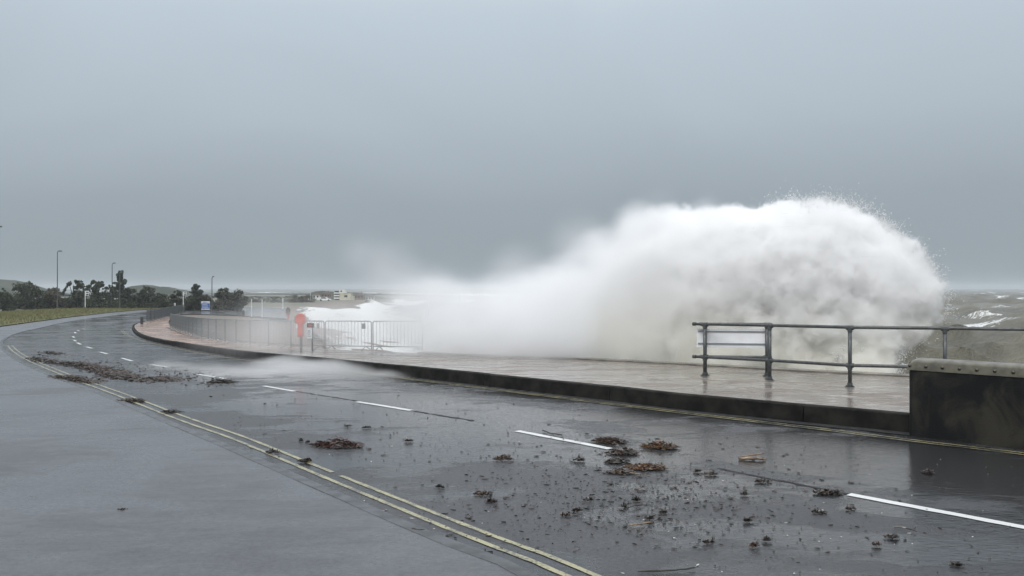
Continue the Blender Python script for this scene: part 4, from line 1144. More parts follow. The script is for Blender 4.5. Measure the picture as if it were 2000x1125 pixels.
clumps = [  # px, py (foot), width px, height px, material, label
 (660, 872, 92, 20, 'seaweed_red', 'long reddish seaweed clump with a pointed stem, alone between the yellow and centre lines'),
 (1192, 865, 60, 16, 'seaweed_brown', 'rounded brown seaweed heap just beyond the end of the white dash'),
 (1290, 876, 60, 19, 'seaweed_amber', 'orange-brown seaweed tangle with a curled stem, farthest right of the heaps'),
 (1217, 886, 56, 16, 'seaweed_brown', 'brown seaweed heap touching the end of the white dash'),
 (1262, 914, 70, 9, 'seaweed_amber', 'flat amber seaweed strip below the curled tangle'),
 (1215, 924, 50, 10, 'seaweed_brown', 'brown seaweed lying against a straw-coloured stick'),
 (1205, 902, 46, 8, 'seaweed_dark', 'flat dark seaweed patch between the heap and the amber strip'),
 (983, 898, 38, 12, 'seaweed_brown', 'compact dark brown seaweed lump left of the heaps'),
 (1130, 900, 22, 10, 'seaweed_dark', 'small dark seaweed lump under the white dash'),
 (435, 747, 48, 7, 'seaweed_dark', 'dark flat seaweed patch at the edge of the road spray'),
 (598, 902, 28, 10, 'seaweed_dark', 'dark seaweed knot lying across the double yellow lines'),
 (533, 884, 26, 7, 'seaweed_dark', 'small dark seaweed wisp on the inner yellow line'),
 (335, 805, 34, 6, 'seaweed_dark', 'black seaweed with a long tail across both yellow lines'),
 (258, 784, 44, 7, 'seaweed_brown', 'thin brown seaweed wisp covering the yellow lines'),
 (1490, 941, 30, 8, 'seaweed_dark', 'dark seaweed bit in the mirror-wet lane below the driftwood'),
 (1617, 963, 50, 9, 'seaweed_dark', 'long dark seaweed strand at the tip of the nearest white dash'),
 (1600, 1002, 28, 10, 'seaweed_dark', 'dark seaweed tuft below the nearest white dash, first of two'),
 (1661, 995, 20, 8, 'seaweed_dark', 'dark seaweed tuft below the nearest white dash, second of two'),
 (1744, 1050, 28, 6, 'seaweed_dark', 'dark knobbly seaweed strip in the bright puddle'),
 (1713, 1066, 16, 12, 'seaweed_red', 'reddish upright seaweed sprig in the bright puddle'),
 (1868, 1104, 26, 5, 'seaweed_dark', 'dark knobbly seaweed strip in the lowest wet corner'),
 (1812, 924, 24, 8, 'seaweed_red', 'reddish seaweed wisp in the dark reflection of the wall'),
 (858, 952, 16, 7, 'seaweed_dark', 'small dark seaweed scrap left of the wet gravelly patch'),
 (960, 981, 26, 10, 'seaweed_brown', 'brown seaweed scrap at the rim of the smooth dry patch'),
 (945, 965, 32, 5, 'seaweed_brown', 'thin brown seaweed sliver above the smooth dry patch'),
 (1150, 978, 18, 10, 'seaweed_dark', 'dark seaweed knot in the middle of the litter field, left one'),
 (1243, 978, 16, 12, 'seaweed_dark', 'dark seaweed knot in the middle of the litter field, right one'),
 (1218, 990, 14, 9, 'seaweed_dark', 'dark rounded seaweed lump between the knots'),
 (1295, 1002, 16, 10, 'seaweed_dark', 'dark seaweed lump right of the litter field'),
 (1268, 1014, 18, 10, 'seaweed_dark', 'dark seaweed lump at the lower rim of the litter field'),
 (1362, 922, 14, 8, 'seaweed_dark', 'small dark seaweed knot right of the amber strip'),
 (1390, 927, 26, 7, 'seaweed_dark', 'dark seaweed frond right of the small knot'),
 (1455, 967, 14, 8, 'seaweed_dark', 'dark seaweed lump above the pale puddle'),
 (1475, 1068, 20, 13, 'seaweed_brown', 'brown upright seaweed sprig near the curled dark stem'),
 (1497, 1056, 18, 7, 'seaweed_dark', 'curled dark seaweed stem beside the brown sprig'),
 (1460, 1018, 20, 6, 'seaweed_dark', 'dark flat seaweed piece under the pale puddle'),
 (240, 998, 18, 5, 'seaweed_dark', 'dark seaweed scrap alone on the bare pavement'),
 (797, 862, 18, 6, 'seaweed_red', 'small reddish seaweed knot between the two far heaps'),
 (588, 863, 9, 10, 'seaweed_dark', 'tiny upright dark seaweed knot, left of a pair'),
 (601, 865, 8, 6, 'seaweed_dark', 'tiny round dark seaweed knot, right of a pair'),
 (678, 833, 16, 4, 'seaweed_dark', 'tiny dark seaweed strip, left of two beyond the reddish clump'),
 (717, 836, 17, 5, 'seaweed_dark', 'tiny dark seaweed strip, right of two beyond the reddish clump'),
 (1105, 1008, 22, 7, 'seaweed_brown', 'brown seaweed scrap at the lower end of the litter field'),
 (1128, 998, 20, 6, 'seaweed_dark', 'dark trailing seaweed scrap just above the brown one'),
 (1384, 1060, 24, 5, 'seaweed_dark', 'dark flat seaweed scrap in the lower middle of the road'),
]
for i, (px, py, w, h, mt, lab) in enumerate(clumps):
    b = G(px, py - h * 0.12, off=0.012); k = b.y / 1600
    ww = w * k; hh = max(0.010, h * k * 0.75); dp = max(ww * 0.55, hh * 1.4)
    n = int(34 + ww * ww * 1300)
    n = min(n, 420)
    mb = clump_mesh(ww, dp, hh, n, 100 + i, 0.0055 if w > 25 else 0.0045, 0.25)
    alt = 'seaweed_dark' if mt != 'seaweed_dark' else 'seaweed_brown'
    o = mb.build('seaweed_clump', [mt, alt], loc=(b.x, b.y, b.z))
    o.rotation_euler = (0, 0, random.uniform(-0.25, 0.25))
    tag(o, lab, 'seaweed', 'seaweed clumps washed onto the road')
piles = [((205, 724), 130, 9, 'seaweed_brown', 'longest brown seaweed bank heaped on the bend of the road', 520),
         ((150, 742), 64, 8, 'seaweed_brown', 'brown seaweed bank beside the yellow lines at the bend', 300),
         ((246, 738), 100, 3.5, 'seaweed_brown', 'thin seaweed trail joining the bank to the road spray', 260),
         ((316, 741), 32, 8, 'seaweed_brown', 'brown seaweed heap at the near end of the thin trail', 200),
         ((95, 706), 60, 4, 'seaweed_dark', 'dark seaweed streak nearest the outside of the bend', 200),
         ((105, 690), 26, 2.5, 'seaweed_dark', 'dark seaweed streak farthest up the bend', 90),
         ((130, 712), 44, 4.5, 'seaweed_dark', 'dark seaweed streak just above the longest bank', 160)]
for i, ((px, py), w, h, mt, lab, n) in enumerate(piles):
    b = G(px, py, off=0.006); k = b.y / 1600
    a, c = G(px - w / 2, py - w * 0.13, off=0), G(px + w / 2, py + w * 0.05, off=0)
    rzv = math.atan2(c.y - a.y, c.x - a.x)
    ww = (c - a).length; r_ = random.Random(500 + i); mb = MB()
    for q in range(n * 2):
        t = r_.uniform(-0.5, 0.5); y = r_.gauss(0, 0.10 + 0.12 * (1 - abs(2 * t)) * (0.5 + 0.5 * math.sin(t * 23 + i)))
        z = h * k * 0.5 * r_.random() * max(0.1, (1 - abs(2 * t) ** 2)) * math.exp(-(y / 0.35) ** 2)
        th = r_.uniform(-1.2, 1.2); pts = []; p_ = Vector((t * ww, y, z))
        for s in range(4):
            pts.append((p_.x, p_.y, max(0.0, p_.z))); th += r_.uniform(-0.8, 0.8)
            p_ += Vector((math.cos(th) * 0.055, math.sin(th) * 0.05, r_.uniform(-0.02, 0.02)))
        rr = r_.uniform(0.006, 0.013); mb.tube(pts, [rr * .6, rr, rr, rr * .4], 3, mi=0 if r_.random() < 0.7 else 1)
    o = mb.build('seaweed_bank', [mt, 'seaweed_dark' if mt != 'seaweed_dark' else 'seaweed_brown'], loc=b); o.rotation_euler = (0, 0, rzv)
    tag(o, lab, 'seaweed', 'seaweed banks on the bend')
def stick(pts_px, r, label, mat='driftwood', side=True, name='driftwood_stick'):
    P = [G(*p, off=0.018) for p in pts_px]; c = sum(P, Vector()) / len(P)
    Q = [p - c for p in P]; fine = []
    for a, b in zip(Q[:-1], Q[1:]):
        for t in range(3): fine.append(a.lerp(b, t / 3) + Vector((0, random.uniform(-1, 1) * r * 0.5, random.uniform(0, 1) * r * 0.7)))
    fine.append(Q[-1])
    mb = MB(); mb.tube(fine, [r * random.uniform(0.75, 1.1) for _ in fine[:-1]] + [r * 0.5], 6)
    o = mb.build(name, mat, loc=c); return tag(o, label, 'driftwood', 'driftwood sticks on the road')
o = stick([(1442, 895), (1470, 896), (1496, 897)], 0.020, 'broken brown driftwood branch in the mirror-wet lane, thickest of the sticks')
mb = MB(); mb.tube([(-0.12, 0.01, 0.03), (0.02, 0.0, 0.045), (0.14, 0.02, 0.06)], 0.009, 5); br = mb.build('side_branch', 'driftwood', o)
stick([(1222, 923), (1250, 926)], 0.009, 'straight straw-coloured stick beside the brown seaweed')
stick([(1748, 1029), (1770, 1032), (1790, 1038)], 0.007, 'thin black twig above the bright puddle', 'seaweed_dark')
stick([(1245, 1115), (1290, 1114), (1330, 1113), (1358, 1108)], 0.008, 'long black twig at the lowest edge of the road', 'seaweed_dark')
stick([(1230, 1026), (1255, 1023), (1275, 1020)], 0.007, 'pale thin stick below the litter field')
stick([(1228, 991), (1245, 987), (1258, 985)], 0.007, 'dark bent stick in the litter field', 'seaweed_dark')
stick([(1060, 841), (1078, 847), (1098, 850), (1101, 858)], 0.010, 'dark bent branch lying across the white dash', 'seaweed_dark')
stick([(1180, 898), (1198, 898)], 0.006, 'short straw-coloured stick above the dark patch')
stick([(690, 790), (630, 998)][:1] + [(704, 790)], 0.004, 'short dark stick near the far white dash', 'seaweed_dark')
stick([(805, 1034), (820, 1036), (832, 1035)], 0.012, 'dark rounded stick lying at the broken pavement edging', 'seaweed_dark')
stick([(740, 998), (757, 998)], 0.006, 'small dark splinter left of the dark rounded stick', 'seaweed_dark')
stick([(585, 838 + 62), (612, 902)], 0.006, 'brown stalk beside the knot on the yellow lines')

# loose scraps, shell bits and grit: too many and too small to count
def scatter(name, mats, label, count, sampler, size, cat, flat=0.5, seed=9):
    r_ = random.Random(seed); mb = MB()
    for i in range(count):
        px, py = sampler(r_)
        if py < 590: continue
        b = G(px, py, off=0.006); s = size * r_.uniform(0.35, 1.6) ** 1.3
        if r_.random() < 0.45:
            th = r_.uniform(0, 6.28); L = s * r_.uniform(1.5, 5); pts = []; c = b.copy()
            for q in range(3):
                pts.append(tuple(c)); th += r_.uniform(-0.6, 0.6); c = c + Vector((math.cos(th) * L / 2, math.sin(th) * L / 2 * 0.6, r_.uniform(0.0, 0.12) * s))
            mb.tube(pts, [s * 0.3, s * 0.45, s * 0.2], 3, mi=r_.randrange(len(mats)))
        else:
            vs = []
            for (x, y, z) in ((1, 0, 0), (-.5, .8, 0), (-.6, -.8, 0), (.1, 0.1, .9), (0.6, .6, .4)):
                vs.append(b + Vector((x * s * r_.uniform(.6, 1.2), y * s * r_.uniform(.6, 1.2), z * s * flat * r_.uniform(.6, 1.3))))
            mb.add(vs, [(0, 4, 3), (4, 1, 3), (1, 2, 3), (2, 0, 3), (0, 1, 4), (2, 1, 0)], r_.randrange(len(mats)))
    return tag(mb.build(name, mats), label, cat, kind='stuff')
def field_main(r_):
    u = r_.random()
    if u < 0.55: return r_.gauss(1230, 150), r_.gauss(965, 42)
    if u < 0.80: return r_.uniform(700, 1700), r_.uniform(840, 1080)
    if u < 0.93: return r_.uniform(450, 1300), r_.uniform(770, 900)
    return r_.uniform(1300, 2000), r_.uniform(900, 1120)
def field_left(r_):
    t = r_.random(); x = 60 + t * 400; y = 696 + (x - 60) * 0.125 + r_.gauss(0, 9)
    return x, y
def field_pave(r_): return r_.uniform(0, 900), r_.uniform(760, 1120)
scatter('seaweed_scraps', ['seaweed_dark', 'seaweed_dark', 'seaweed_dark', 'seaweed_brown'], 'small dark seaweed scraps strewn over the wet road', 3400, field_main, 0.0090, 'seaweed', seed=3)
scatter('seaweed_scraps', ['seaweed_dark', 'seaweed_brown'], 'seaweed scraps strewn over the bend around the banks', 700, field_left, 0.020, 'seaweed', seed=4)
scatter('litter_grit', ['seaweed_dark', 'driftwood'], 'sparse dark grit scattered over the pavement', 90, field_pave, 0.008, 'grit', seed=5)
scatter('shell_fragments', ['pale_shell'], 'tiny white shell fragments scattered over the road and pavement', 130, lambda r_: (r_.uniform(500, 2000), r_.uniform(840, 1120)) if r_.random() < 0.8 else (r_.uniform(0, 600), r_.uniform(800, 1120)), 0.0065, 'shells', seed=6)

# ------------------------------------------------------------------ breaking wave
def wd(px): return 23.4 - (px - 1000) * 0.0056
def W3(px, py, back=0.0):
    d = wd(px) + back
    return Vector(((px - 1000) / 1600 * wd(px), d, CAM_Z - (py - 562.5) / 1600 * wd(px)))
# (px, py, radius px, depth radius factor, back metres)
BODY = [(1340, 560, 150, 1.0, 0.8), (1450, 545, 150, 1.0, .9), (1560, 525, 142, 1.0, 0.9), (1650, 520, 134, .9, 0.9), (1735, 560, 118, .8, 1.0),
        (1400, 660, 130, .8, .5), (1520, 655, 115, .8, 0.6), (1630, 660, 100, .7, 0.6), (1250, 610, 140, 1.0, .6), (1170, 650, 100, .9, 0.4),
        (1330, 475, 92, .8, 0.9), (1245, 500, 85, .8, 0.9), (1430, 462, 68, .8, 0.9), (1560, 460, 72, .8, 1.0), (1640, 455, 72, .8, 1.0),
        (1715, 488, 72, .8, 1.1), (1780, 530, 70, .7, 1.1), (1825, 575, 62, .7, 1.2), (1795, 615, 50, .7, 1.2), (1705, 650, 60, .7, .3), (1725, 700, 42, .7, 0.2),
        (1300, 690, 90, .7, .3), (1480, 720, 80, .7, .3), (1600, 725, 80, .7, .2), (1690, 735, 65, .7, .1), (1200, 700, 70, .7, 0.2), (1850, 565, 54, .8, 1.3), (1750, 478, 54, .7, 1.2), (1868, 592, 42, .8, 1.3), (1815, 535, 52, .8, 1.2), (1830, 620, 44, .7, 1.2), (1765, 625, 70, .9, .9), (1715, 620, 80, .9, .6), (1650, 620, 90, .9, .5), (1580, 620, 100, .9, .5), (1500, 620, 100, .9, .5)]
PLUME = [(1110, 640, 110, 1.0, 0.8), (1040, 650, 100, 1.0, 0.6), (960, 650, 90, 1.0, .7), (880, 645, 90, 1.0, 1.0), (810, 630, 75, 1.0, 1.5),
         (1130, 570, 90, 1.0, 1.2), (1190, 510, 80, 1.0, 1.4), (1030, 610, 80, 1.0, 1.2), (890, 620, 70, 1.0, 1.4), (1260, 430, 60, 1.0, 1.2), (1400, 420, 50, 1.0, 1.2),
         (830, 660, 80, 1.0, 1.0), (760, 650, 60, 1.0, 1.6), (780, 590, 50, 1.0, 2.0), (930, 680, 60, 1, .2), (1060, 690, 60, 1, .2), (1000, 690, 75, .8, 0.2), (900, 670, 90, 1, .8), (1120, 700, 70, .8, .2), (820, 690, 60, 1, .6), (980, 630, 80, 1, 1.0), (820, 590, 60, 1, 1.6), (1090, 590, 85, 1, 1), (900, 595, 68, 1, 1.2), (845, 575, 58, 1, 1.5), (965, 590, 66, 1, 1.2)]
MIST = [(760, 600, 110, 1.2, 2.0), (720, 535, 80, 1.2, 3.0), (790, 600, 80, 1.2, 2.0), (730, 620, 80, 1.2, 2.0), (640, 650, 95, 1.5, 1.5), (560, 660, 85, 1.6, 2.0), (480, 665, 80, 1.6, 2.5), (850, 590, 100, 1.2, 2.0), (660, 480, 70, 1.2, 3.0), (720, 500, 75, 1.2, 2.5), (780, 545, 70, 1.2, 2.2), (455, 615, 60, 1.3, 6.0), (520, 640, 90, 1.4, 0.5), (430, 655, 80, 1.4, 1.0), (360, 655, 70, 1.4, 2.0),
        (700, 680, 80, 1.2, 1.5), (1020, 560, 110, 1.2, 2.0), (1150, 470, 90, 1.2, 2.0), (600, 660, 90, 1.3, 3.0), (1300, 400, 70, 1, 1.5), (410, 670, 80, 1.5, 5.0)]
ROADSPRAY = [(455, 733, 45, 0.34), (540, 731, 55, 0.44), (620, 727, 60, 0.46), (690, 728, 60, 0.36), (760, 734, 50, 0.24), (390, 723, 45, 0.26), (330, 716, 40, 0.18), (580, 712, 60, 0.40)]
def ell(L):
    out = []
    for (px, py, r, df, back) in L:
        c = W3(px, py, back); k = wd(px) / 1600; out.append((tuple(c), (r * k, r * k * df, r * k)))
    return out
E_body, E_plume, E_mist = ell(BODY), ell(PLUME), ell(MIST)
E_road = []
for (px, py, r, hz_) in ROADSPRAY:
    hz_ *= 0.55; c = G(px, py); k = c.y / 1600; E_road.append(((c.x, c.y, c.z + hz_ * 0.15), (r * k * 1.9, r * k * 2.2, hz_ * 1.15)))

def vol_material(name, dens, col_a, col_b, z0, z1, aniso=0.0):
    m, nt, out = new_mat(name)
    pv = nt.nodes.new('ShaderNodeVolumePrincipled'); nt.links.new(pv.outputs[0], out.inputs['Volume'])
    pv.inputs['Density'].default_value = dens; pv.inputs['Density Attribute'].default_value = 'density'
    pv.inputs['Anisotropy'].default_value = aniso
    pos = geo_pos(nt); sp = nt.nodes.new('ShaderNodeSeparateXYZ'); nt.links.new(pos, sp.inputs[0])
    nzz = noise(nt, pos, 0.7, 2)
    f = mramp(nt, mathn(nt, 'MULTIPLY_ADD', nzz, 1.6, sp.outputs['Z']), z0 + 0.8, z1 + 0.8)
    nt.links.new(mixc(nt, f, col_a, col_b), pv.inputs['Color'])
    return m
def field_tree(name, ells, res, noise_cfg, width, mat, to_mesh=None, cutx=None, dens_x=None, floor_z=None, clip=None):
    """geometry nodes: a fog made from a smooth union of ellipsoids roughened by noise"""
    ng = bpy.data.node_groups.new(name, 'GeometryNodeTree')
    ng.interface.new_socket('Geometry', in_out='OUTPUT', socket_type='NodeSocketGeometry')
    nd, lk = ng.nodes, ng.links
    outn = nd.new('NodeGroupOutput')
    pos = nd.new('GeometryNodeInputPosition').outputs[0]
    def M(op, a, b=None, c=None, clamp=False):
        n = nd.new('ShaderNodeMath'); n.operation = op; n.use_clamp = clamp
        for i, v in enumerate((a, b, c)):
            if v is None: continue
            if isinstance(v, (int, float)): n.inputs[i].default_value = v
            else: lk.new(v, n.inputs[i])
        return n.outputs[0]
    def VM(op, a, b=None, s=None):
        n = nd.new('ShaderNodeVectorMath'); n.operation = op
        lk.new(a, n.inputs[0])
        if b is not None:
            if isinstance(b, tuple): n.inputs[1].default_value = b
            else: lk.new(b, n.inputs[1])
        if s is not None: n.inputs['Scale'].default_value = s
        return n
    # domain warp
    wn_ = nd.new('ShaderNodeTexNoise'); wn_.inputs['Scale'].default_value = noise_cfg['warp'][0]; wn_.inputs['Detail'].default_value = 3
    lk.new(pos, wn_.inputs['Vector'])
    w1 = VM('SUBTRACT', wn_.outputs['Color'], (0.5, 0.5, 0.5)).outputs[0]
    w2 = VM('SCALE', w1, s=noise_cfg['warp'][1]).outputs[0]
    wp = VM('ADD', pos, w2).outputs[0]
    acc = None
    for (c, r) in ells:
        d1 = VM('SUBTRACT', wp, tuple(c)).outputs[0]
        d2 = VM('DIVIDE', d1, tuple(r)).outputs[0]
        ln = VM('LENGTH', d2).outputs['Value']
        rm = (r[0] + r[1] + r[2]) / 3
        s = M('MULTIPLY_ADD', ln, -rm, rm)
        if acc is None: acc = s
        else:
            n = nd.new('ShaderNodeMath'); n.operation = 'SMOOTH_MAX'; lk.new(acc, n.inputs[0]); lk.new(s, n.inputs[1]); n.inputs[2].default_value = noise_cfg.get('blend', 0.4); acc = n.outputs[0]
    dval = acc
    for (sc__, det, rough_, amp, stretch) in noise_cfg['layers']:
        v = VM('MULTIPLY', pos, stretch).outputs[0]
        n = nd.new('ShaderNodeTexNoise'); n.inputs['Scale'].default_value = sc__; n.inputs['Detail'].default_value = det; n.inputs['Roughness'].default_value = rough_
        lk.new(v, n.inputs['Vector'])
        dval = M('ADD', dval, M('MULTIPLY_ADD', n.outputs['Fac'], amp * 2, -amp))
    if clip is not None:      # the water stands behind the face of the sea wall
        nx_, ny_, c0 = clip
        sc_ = nd.new('ShaderNodeSeparateXYZ'); lk.new(pos, sc_.inputs[0])
        sdist_ = M('ADD', M('MULTIPLY_ADD', sc_.outputs['X'], nx_, M('MULTIPLY', sc_.outputs['Y'], ny_)), -c0)
        n = nd.new('ShaderNodeMath'); n.operation = 'SMOOTH_MIN'; lk.new(dval, n.inputs[0]); lk.new(sdist_, n.inputs[1]); n.inputs[2].default_value = 0.25; dval = n.outputs[0]
    if dens_x is None:
        mr = nd.new('ShaderNodeMapRange'); mr.interpolation_type = 'SMOOTHSTEP'
        lk.new(dval, mr.inputs['Value']); mr.inputs['From Min'].default_value = 0.0; mr.inputs['From Max'].default_value = width
        dens = mr.outputs[0]
    else:   # softness and density vary along the wall (x)
        sx = nd.new('ShaderNodeSeparateXYZ'); lk.new(pos, sx.inputs[0])
        def mrx(a, b, c, d):
            mm = nd.new('ShaderNodeMapRange'); mm.interpolation_type = 'SMOOTHSTEP'; lk.new(sx.outputs['X'], mm.inputs['Value'])
            for kx, vx in zip(('From Min', 'From Max', 'To Min', 'To Max'), (a, b, c, d)): mm.inputs[kx].default_value = vx
            return mm.outputs[0]
        wv_ = mrx(*dens_x['width']); dv_ = mrx(*dens_x['dens'])
        mr = nd.new('ShaderNodeMapRange'); mr.interpolation_type = 'SMOOTHSTEP'; lk.new(dval, mr.inputs['Value']); mr.inputs['From Min'].default_value = 0.0
        lk.new(wv_, mr.inputs['From Max']); dens = M('MULTIPLY', mr.outputs[0], dv_)
        if 'detail' in dens_x:
            n = nd.new('ShaderNodeTexNoise'); n.inputs['Scale'].default_value = dens_x['detail']; n.inputs['Detail'].default_value = 7; n.inputs['Roughness'].default_value = 0.72
            lk.new(wp, n.inputs['Vector'])
            mm = nd.new('ShaderNodeMapRange'); lk.new(n.outputs['Fac'], mm.inputs['Value'])
            for kx, vx in zip(('From Min', 'From Max', 'To Min', 'To Max'), (0.3, 0.7, 0.50, 1.5)): mm.inputs[kx].default_value = vx
            dens = M('MULTIPLY', dens, mm.outputs[0])
    vc = nd.new('GeometryNodeVolumeCube')
    lo = np.min([np.array(c) - np.array(r) for c, r in ells], axis=0) - noise_cfg.get('pad', 0.7)
    hi = np.max([np.array(c) + np.array(r) for c, r in ells], axis=0) + noise_cfg.get('pad', 0.7)
    if floor_z is not None: lo[2] = floor_z
    if to_mesh is not None: lk.new(dval, vc.inputs['Density'])
    else: lk.new(dens, vc.inputs['Density'])
    vc.inputs['Background'].default_value = 0.0 if to_mesh is None else -1.0
    vc.inputs['Min'].default_value = tuple(lo); vc.inputs['Max'].default_value = tuple(hi)
    for key, l_, h_ in zip(('Resolution X', 'Resolution Y', 'Resolution Z'), lo, hi): vc.inputs[key].default_value = max(8, int((h_ - l_) / res))
    g = vc.outputs[0]
    if to_mesh is not None:
        vm = nd.new('GeometryNodeVolumeToMesh'); vm.inputs['Threshold'].default_value = to_mesh; lk.new(g, vm.inputs['Volume']); g = vm.outputs[0]
    sm = nd.new('GeometryNodeSetMaterial'); sm.inputs['Material'].default_value = mat; lk.new(g, sm.inputs['Geometry'])
    lk.new(sm.outputs[0], outn.inputs[0])
    return ng
def gn_object(name, ng, mat, parent=None):
    me = bpy.data.meshes.new(name); me.materials.append(mat)
    o = bpy.data.objects.new(name, me); C.objects.link(o)
    if parent is not None: o.parent = parent
    md = o.modifiers.new('shape', 'NODES'); md.node_group = ng
    return o
wave = thing('breaking_wave', 'huge white wave bursting over the sea wall behind the railing', 'wave', (5.0, 19.5, SEA_Z))
inv = Matrix.Translation((5.0, 19.5, SEA_Z)).inverted()
vm_body = vol_material('spray_white', 1.0, (0.988, 0.983, 0.956), (0.999, 0.999, 0.999), -0.2, 2.2, 0.0)
vm_mist = vol_material('spray_mist', 1.0, (0.985, 0.987, 0.99), (0.99, 0.992, 0.995), -0.5, 2.0, 0.0)
ca_, cb_ = G(1772, 736, prom=True), G(1200, 705.5, prom=True)
tn = Vector((cb_.x - ca_.x, cb_.y - ca_.y)).normalized(); NX, NY = tn.y, -tn.x
if NY < 0: NX, NY = -NX, -NY
CL = (NX, NY, NX * ca_.x + NY * ca_.y + 0.05)
cfg_body = dict(warp=(0.8, 0.7), layers=[(0.9, 3, 0.55, 0.32, (1, 1, 1)), (3.2, 5, 0.68, 0.34, (1, 1, 0.8)), (9.0, 3, 0.7, 0.18, (1, 1, 1))], blend=0.35, pad=0.6)
ng_body = field_tree('body_field', E_body, 0.045, cfg_body, 0.5, vm_body, dens_x=dict(width=(1.5, 6.5, 1.4, 0.20), dens=(1.0, 6.0, 3.0, 8.5), detail=1.8), floor_z=-0.9, clip=CL)
ng_plume = field_tree('plume_field', E_plume, 0.13, dict(warp=(0.4, 0.7), layers=[(0.6, 3, 0.5, 0.40, (0.6, 1, 1.2)), (2.0, 5, 0.6, 0.28, (0.5, 1, 1.4))], blend=0.9, pad=0.9), 1.5, vm_mist,
                      dens_x=dict(width=(-6, 4, 1.5, 1.3), dens=(-4.5, 2.0, 1.3, 4.2), detail=0.9), floor_z=-0.9)
ng_mist = field_tree('mist_field', E_mist, 0.16, dict(warp=(0.35, 1.4), layers=[(0.35, 4, 0.5, 0.7, (0.6, 1, 1.3)), (1.6, 4, 0.6, 0.3, (0.6, 1, 1.4))], blend=1.0, pad=1.0), 2.4, vm_mist,
                     dens_x=dict(width=(-10, 2, 2.2, 2.4), dens=(-11, -2.0, 0.30, 0.60)), floor_z=-0.9)
vb = gn_object('spray_cloud', ng_body, vm_body, wave); vb.matrix_parent_inverse = inv; vb['kind'] = 'stuff'
vp = gn_object('spray_plume', ng_plume, vm_mist, wave); vp.matrix_parent_inverse = inv; vp['kind'] = 'stuff'
vmst = gn_object('drifting_mist', ng_mist, vm_mist); tag(vmst, 'thin white mist blowing off the wave over the barriers', 'mist', kind='stuff')
ng_rs = field_tree('road_spray_field', E_road, 0.06, dict(warp=(0.8, 0.35), layers=[(1.6, 5, 0.65, 0.24, (0.5, 0.8, 2.0))], blend=0.8, pad=0.4), 0.3, vm_mist,
                   dens_x=dict(width=(-10, 0, 0.75, 0.7), dens=(-9, -6.0, 0.6, 0.85)), floor_z=-0.5)
vrs = gn_object('road_spray', ng_rs, vm_mist); tag(vrs, 'low white spray blown across the road by the kerb', 'spray', kind='stuff')

# solid heart of the wave: churned white water
m, nt, out = new_mat('white_water')
p = nt.nodes.new('ShaderNodeBsdfPrincipled'); nt.links.new(p.outputs[0], out.inputs[0])
pos = geo_pos(nt); sp = nt.nodes.new('ShaderNodeSeparateXYZ'); nt.links.new(pos, sp.inputs[0])
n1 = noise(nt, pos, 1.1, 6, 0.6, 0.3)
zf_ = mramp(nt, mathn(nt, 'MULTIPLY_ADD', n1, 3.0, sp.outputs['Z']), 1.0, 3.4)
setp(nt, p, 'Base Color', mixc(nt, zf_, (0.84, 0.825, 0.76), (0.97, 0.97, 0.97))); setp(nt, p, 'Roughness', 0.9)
setp(nt, p, 'Normal', bump(nt, noise(nt, pos, 6.0, 6, 0.7), 0.8, 0.12))
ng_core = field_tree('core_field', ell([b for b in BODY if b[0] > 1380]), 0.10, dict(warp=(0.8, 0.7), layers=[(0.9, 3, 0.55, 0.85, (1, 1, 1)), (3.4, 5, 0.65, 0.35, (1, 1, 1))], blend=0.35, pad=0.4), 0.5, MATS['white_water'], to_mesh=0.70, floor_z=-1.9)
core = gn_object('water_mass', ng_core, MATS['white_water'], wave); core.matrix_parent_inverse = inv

# droplets: thrown clear of the cloud, most along the seaward lip
dm = simple('droplet_white', (0.86, 0.87, 0.87), (0.78, 0.79, 0.79), 0.5, 1.0)
Eb = [(np.array(c), np.array(r)) for c, r in E_body]
def sdf(P, E):
    best = np.full(len(P), -1e9)
    for c, r in E:
        best = np.maximum(best, (1 - np.linalg.norm((P - c) / r, axis=1)) * r.mean())
    return best
drng = np.random.default_rng(21)
def drops(n_src, spread, E, xlo, xhi, per, size, zmin=-0.2, up_bias=0.0):
    out = []
    cs = np.array([c for c, r in E]); rs = np.array([r for c, r in E]); w = (rs.mean(axis=1) ** 2); w /= w.sum()
    ci = drng.choice(len(E), n_src, p=w); v = drng.normal(size=(n_src, 3)); v /= np.linalg.norm(v, axis=1)[:, None]
    P = cs[ci] + v * rs[ci] * drng.uniform(0.92, 1.08, (n_src, 1))
    s = sdf(P, E); ok = (np.abs(v[:, 1]) < 0.42) & (P[:, 1] > 18.2) & (s < 0.10) & (s > -0.25) & (P[:, 0] > xlo) & (P[:, 0] < xhi) & (P[:, 2] > zmin)
    P, v = P[ok], v[ok]
    # outward filaments
    for p0, d0 in zip(P, v):
        m = drng.integers(per[0], per[1]); L = spread * min(3.2, drng.exponential(0.75))
        dirn = d0 + np.array([0.25, 0, 0.35 + up_bias]); dirn /= np.linalg.norm(dirn)
        t = drng.random(m) ** 1.4
        Q = p0 + dirn * (t * L)[:, None] + np.array([0.10, 0, -0.22]) * ((t * L) ** 2)[:, None] + drng.normal(0, 0.022, (m, 3)) * (0.4 + t[:, None] * 1.6)
        out.append(Q)
    return np.concatenate(out) if out else np.zeros((0, 3))
D1 = drops(60000, 0.17, Eb, 4.0, 14, (6, 34), 0)
D2 = drops(9000, 0.16, Eb, 0.5, 6.0, (3, 12), 0)
DP = np.concatenate([D1, D2])
DP = DP[DP[:, 2] > -0.3]
DP = DP[(DP[:, 0] > 6.3 + drng.random(len(DP)) * 2.0)]
if len(DP) > 260000: DP = DP[drng.choice(len(DP), 260000, replace=False)]
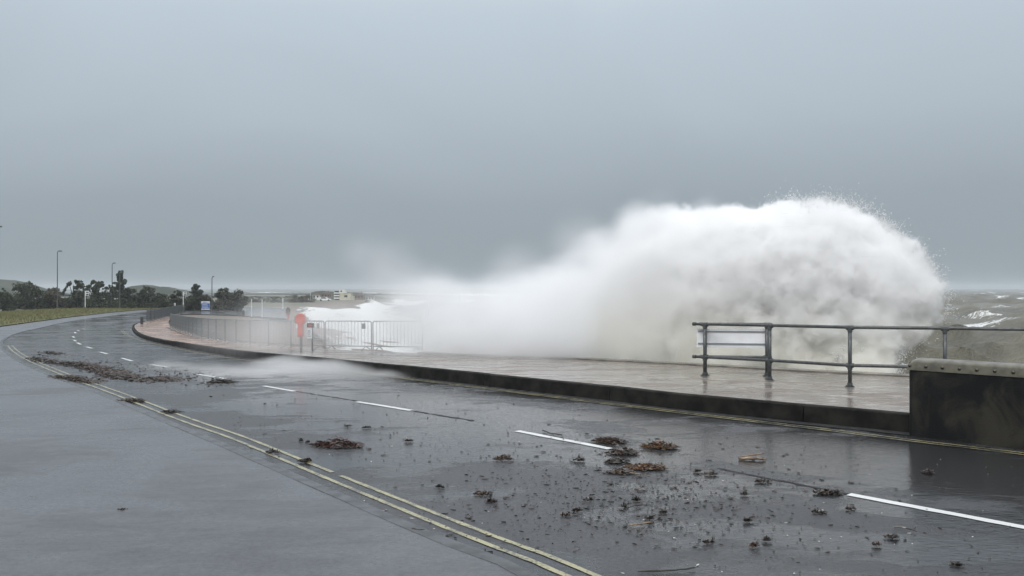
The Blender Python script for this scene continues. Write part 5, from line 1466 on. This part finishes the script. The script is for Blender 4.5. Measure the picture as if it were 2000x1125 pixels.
nD = len(DP); sz = np.clip(drng.lognormal(math.log(0.0050), 0.6, nD), 0.002, 0.018)
tet = np.array([(1, 1, 1), (-1, -1, 1), (-1, 1, -1), (1, -1, -1)], float) * 0.75
rot = drng.normal(size=(nD, 4)); rot /= np.linalg.norm(rot, axis=1)[:, None]
q0, q1, q2, q3 = rot.T
Rm = np.stack([1 - 2 * (q2**2 + q3**2), 2 * (q1*q2 - q3*q0), 2 * (q1*q3 + q2*q0), 2 * (q1*q2 + q3*q0), 1 - 2 * (q1**2 + q3**2), 2 * (q2*q3 - q1*q0),
               2 * (q1*q3 - q2*q0), 2 * (q2*q3 + q1*q0), 1 - 2 * (q1**2 + q2**2)], 1).reshape(-1, 3, 3)
Vt = np.einsum('nij,kj->nki', Rm, tet) * sz[:, None, None] + DP[:, None, :]
Vt = Vt.reshape(-1, 3)
Ft = (np.arange(nD)[:, None, None] * 4 + np.array([(0, 1, 2), (0, 3, 1), (0, 2, 3), (1, 3, 2)])[None]).reshape(-1, 3)
me = bpy.data.meshes.new('droplets')
me.vertices.add(len(Vt)); me.vertices.foreach_set('co', Vt.astype(np.float32).ravel())
me.loops.add(len(Ft) * 3); me.loops.foreach_set('vertex_index', Ft.astype(np.int32).ravel())
me.polygons.add(len(Ft)); me.polygons.foreach_set('loop_start', np.arange(0, len(Ft) * 3, 3, dtype=np.int32))
me.update(calc_edges=True); me.validate()
me.materials.append(dm)
do = bpy.data.objects.new('droplets', me); C.objects.link(do); do.parent = wave; do.matrix_parent_inverse = inv; do['kind'] = 'stuff'

# ------------------------------------------------------------------ haze
m, nt, out = new_mat('haze_air')
pv = nt.nodes.new('ShaderNodeVolumePrincipled'); nt.links.new(pv.outputs[0], out.inputs['Volume'])
pv.inputs['Color'].default_value = (0.80, 0.86, 0.90, 1); pv.inputs['Density'].default_value = 0.00045
pv.inputs['Density Attribute'].default_value = ''
hz = MB().box(-4400, 4400, -300, 4500, -5.8, 16.0).build('haze', 'haze_air'); tag(hz, kind='stuff')
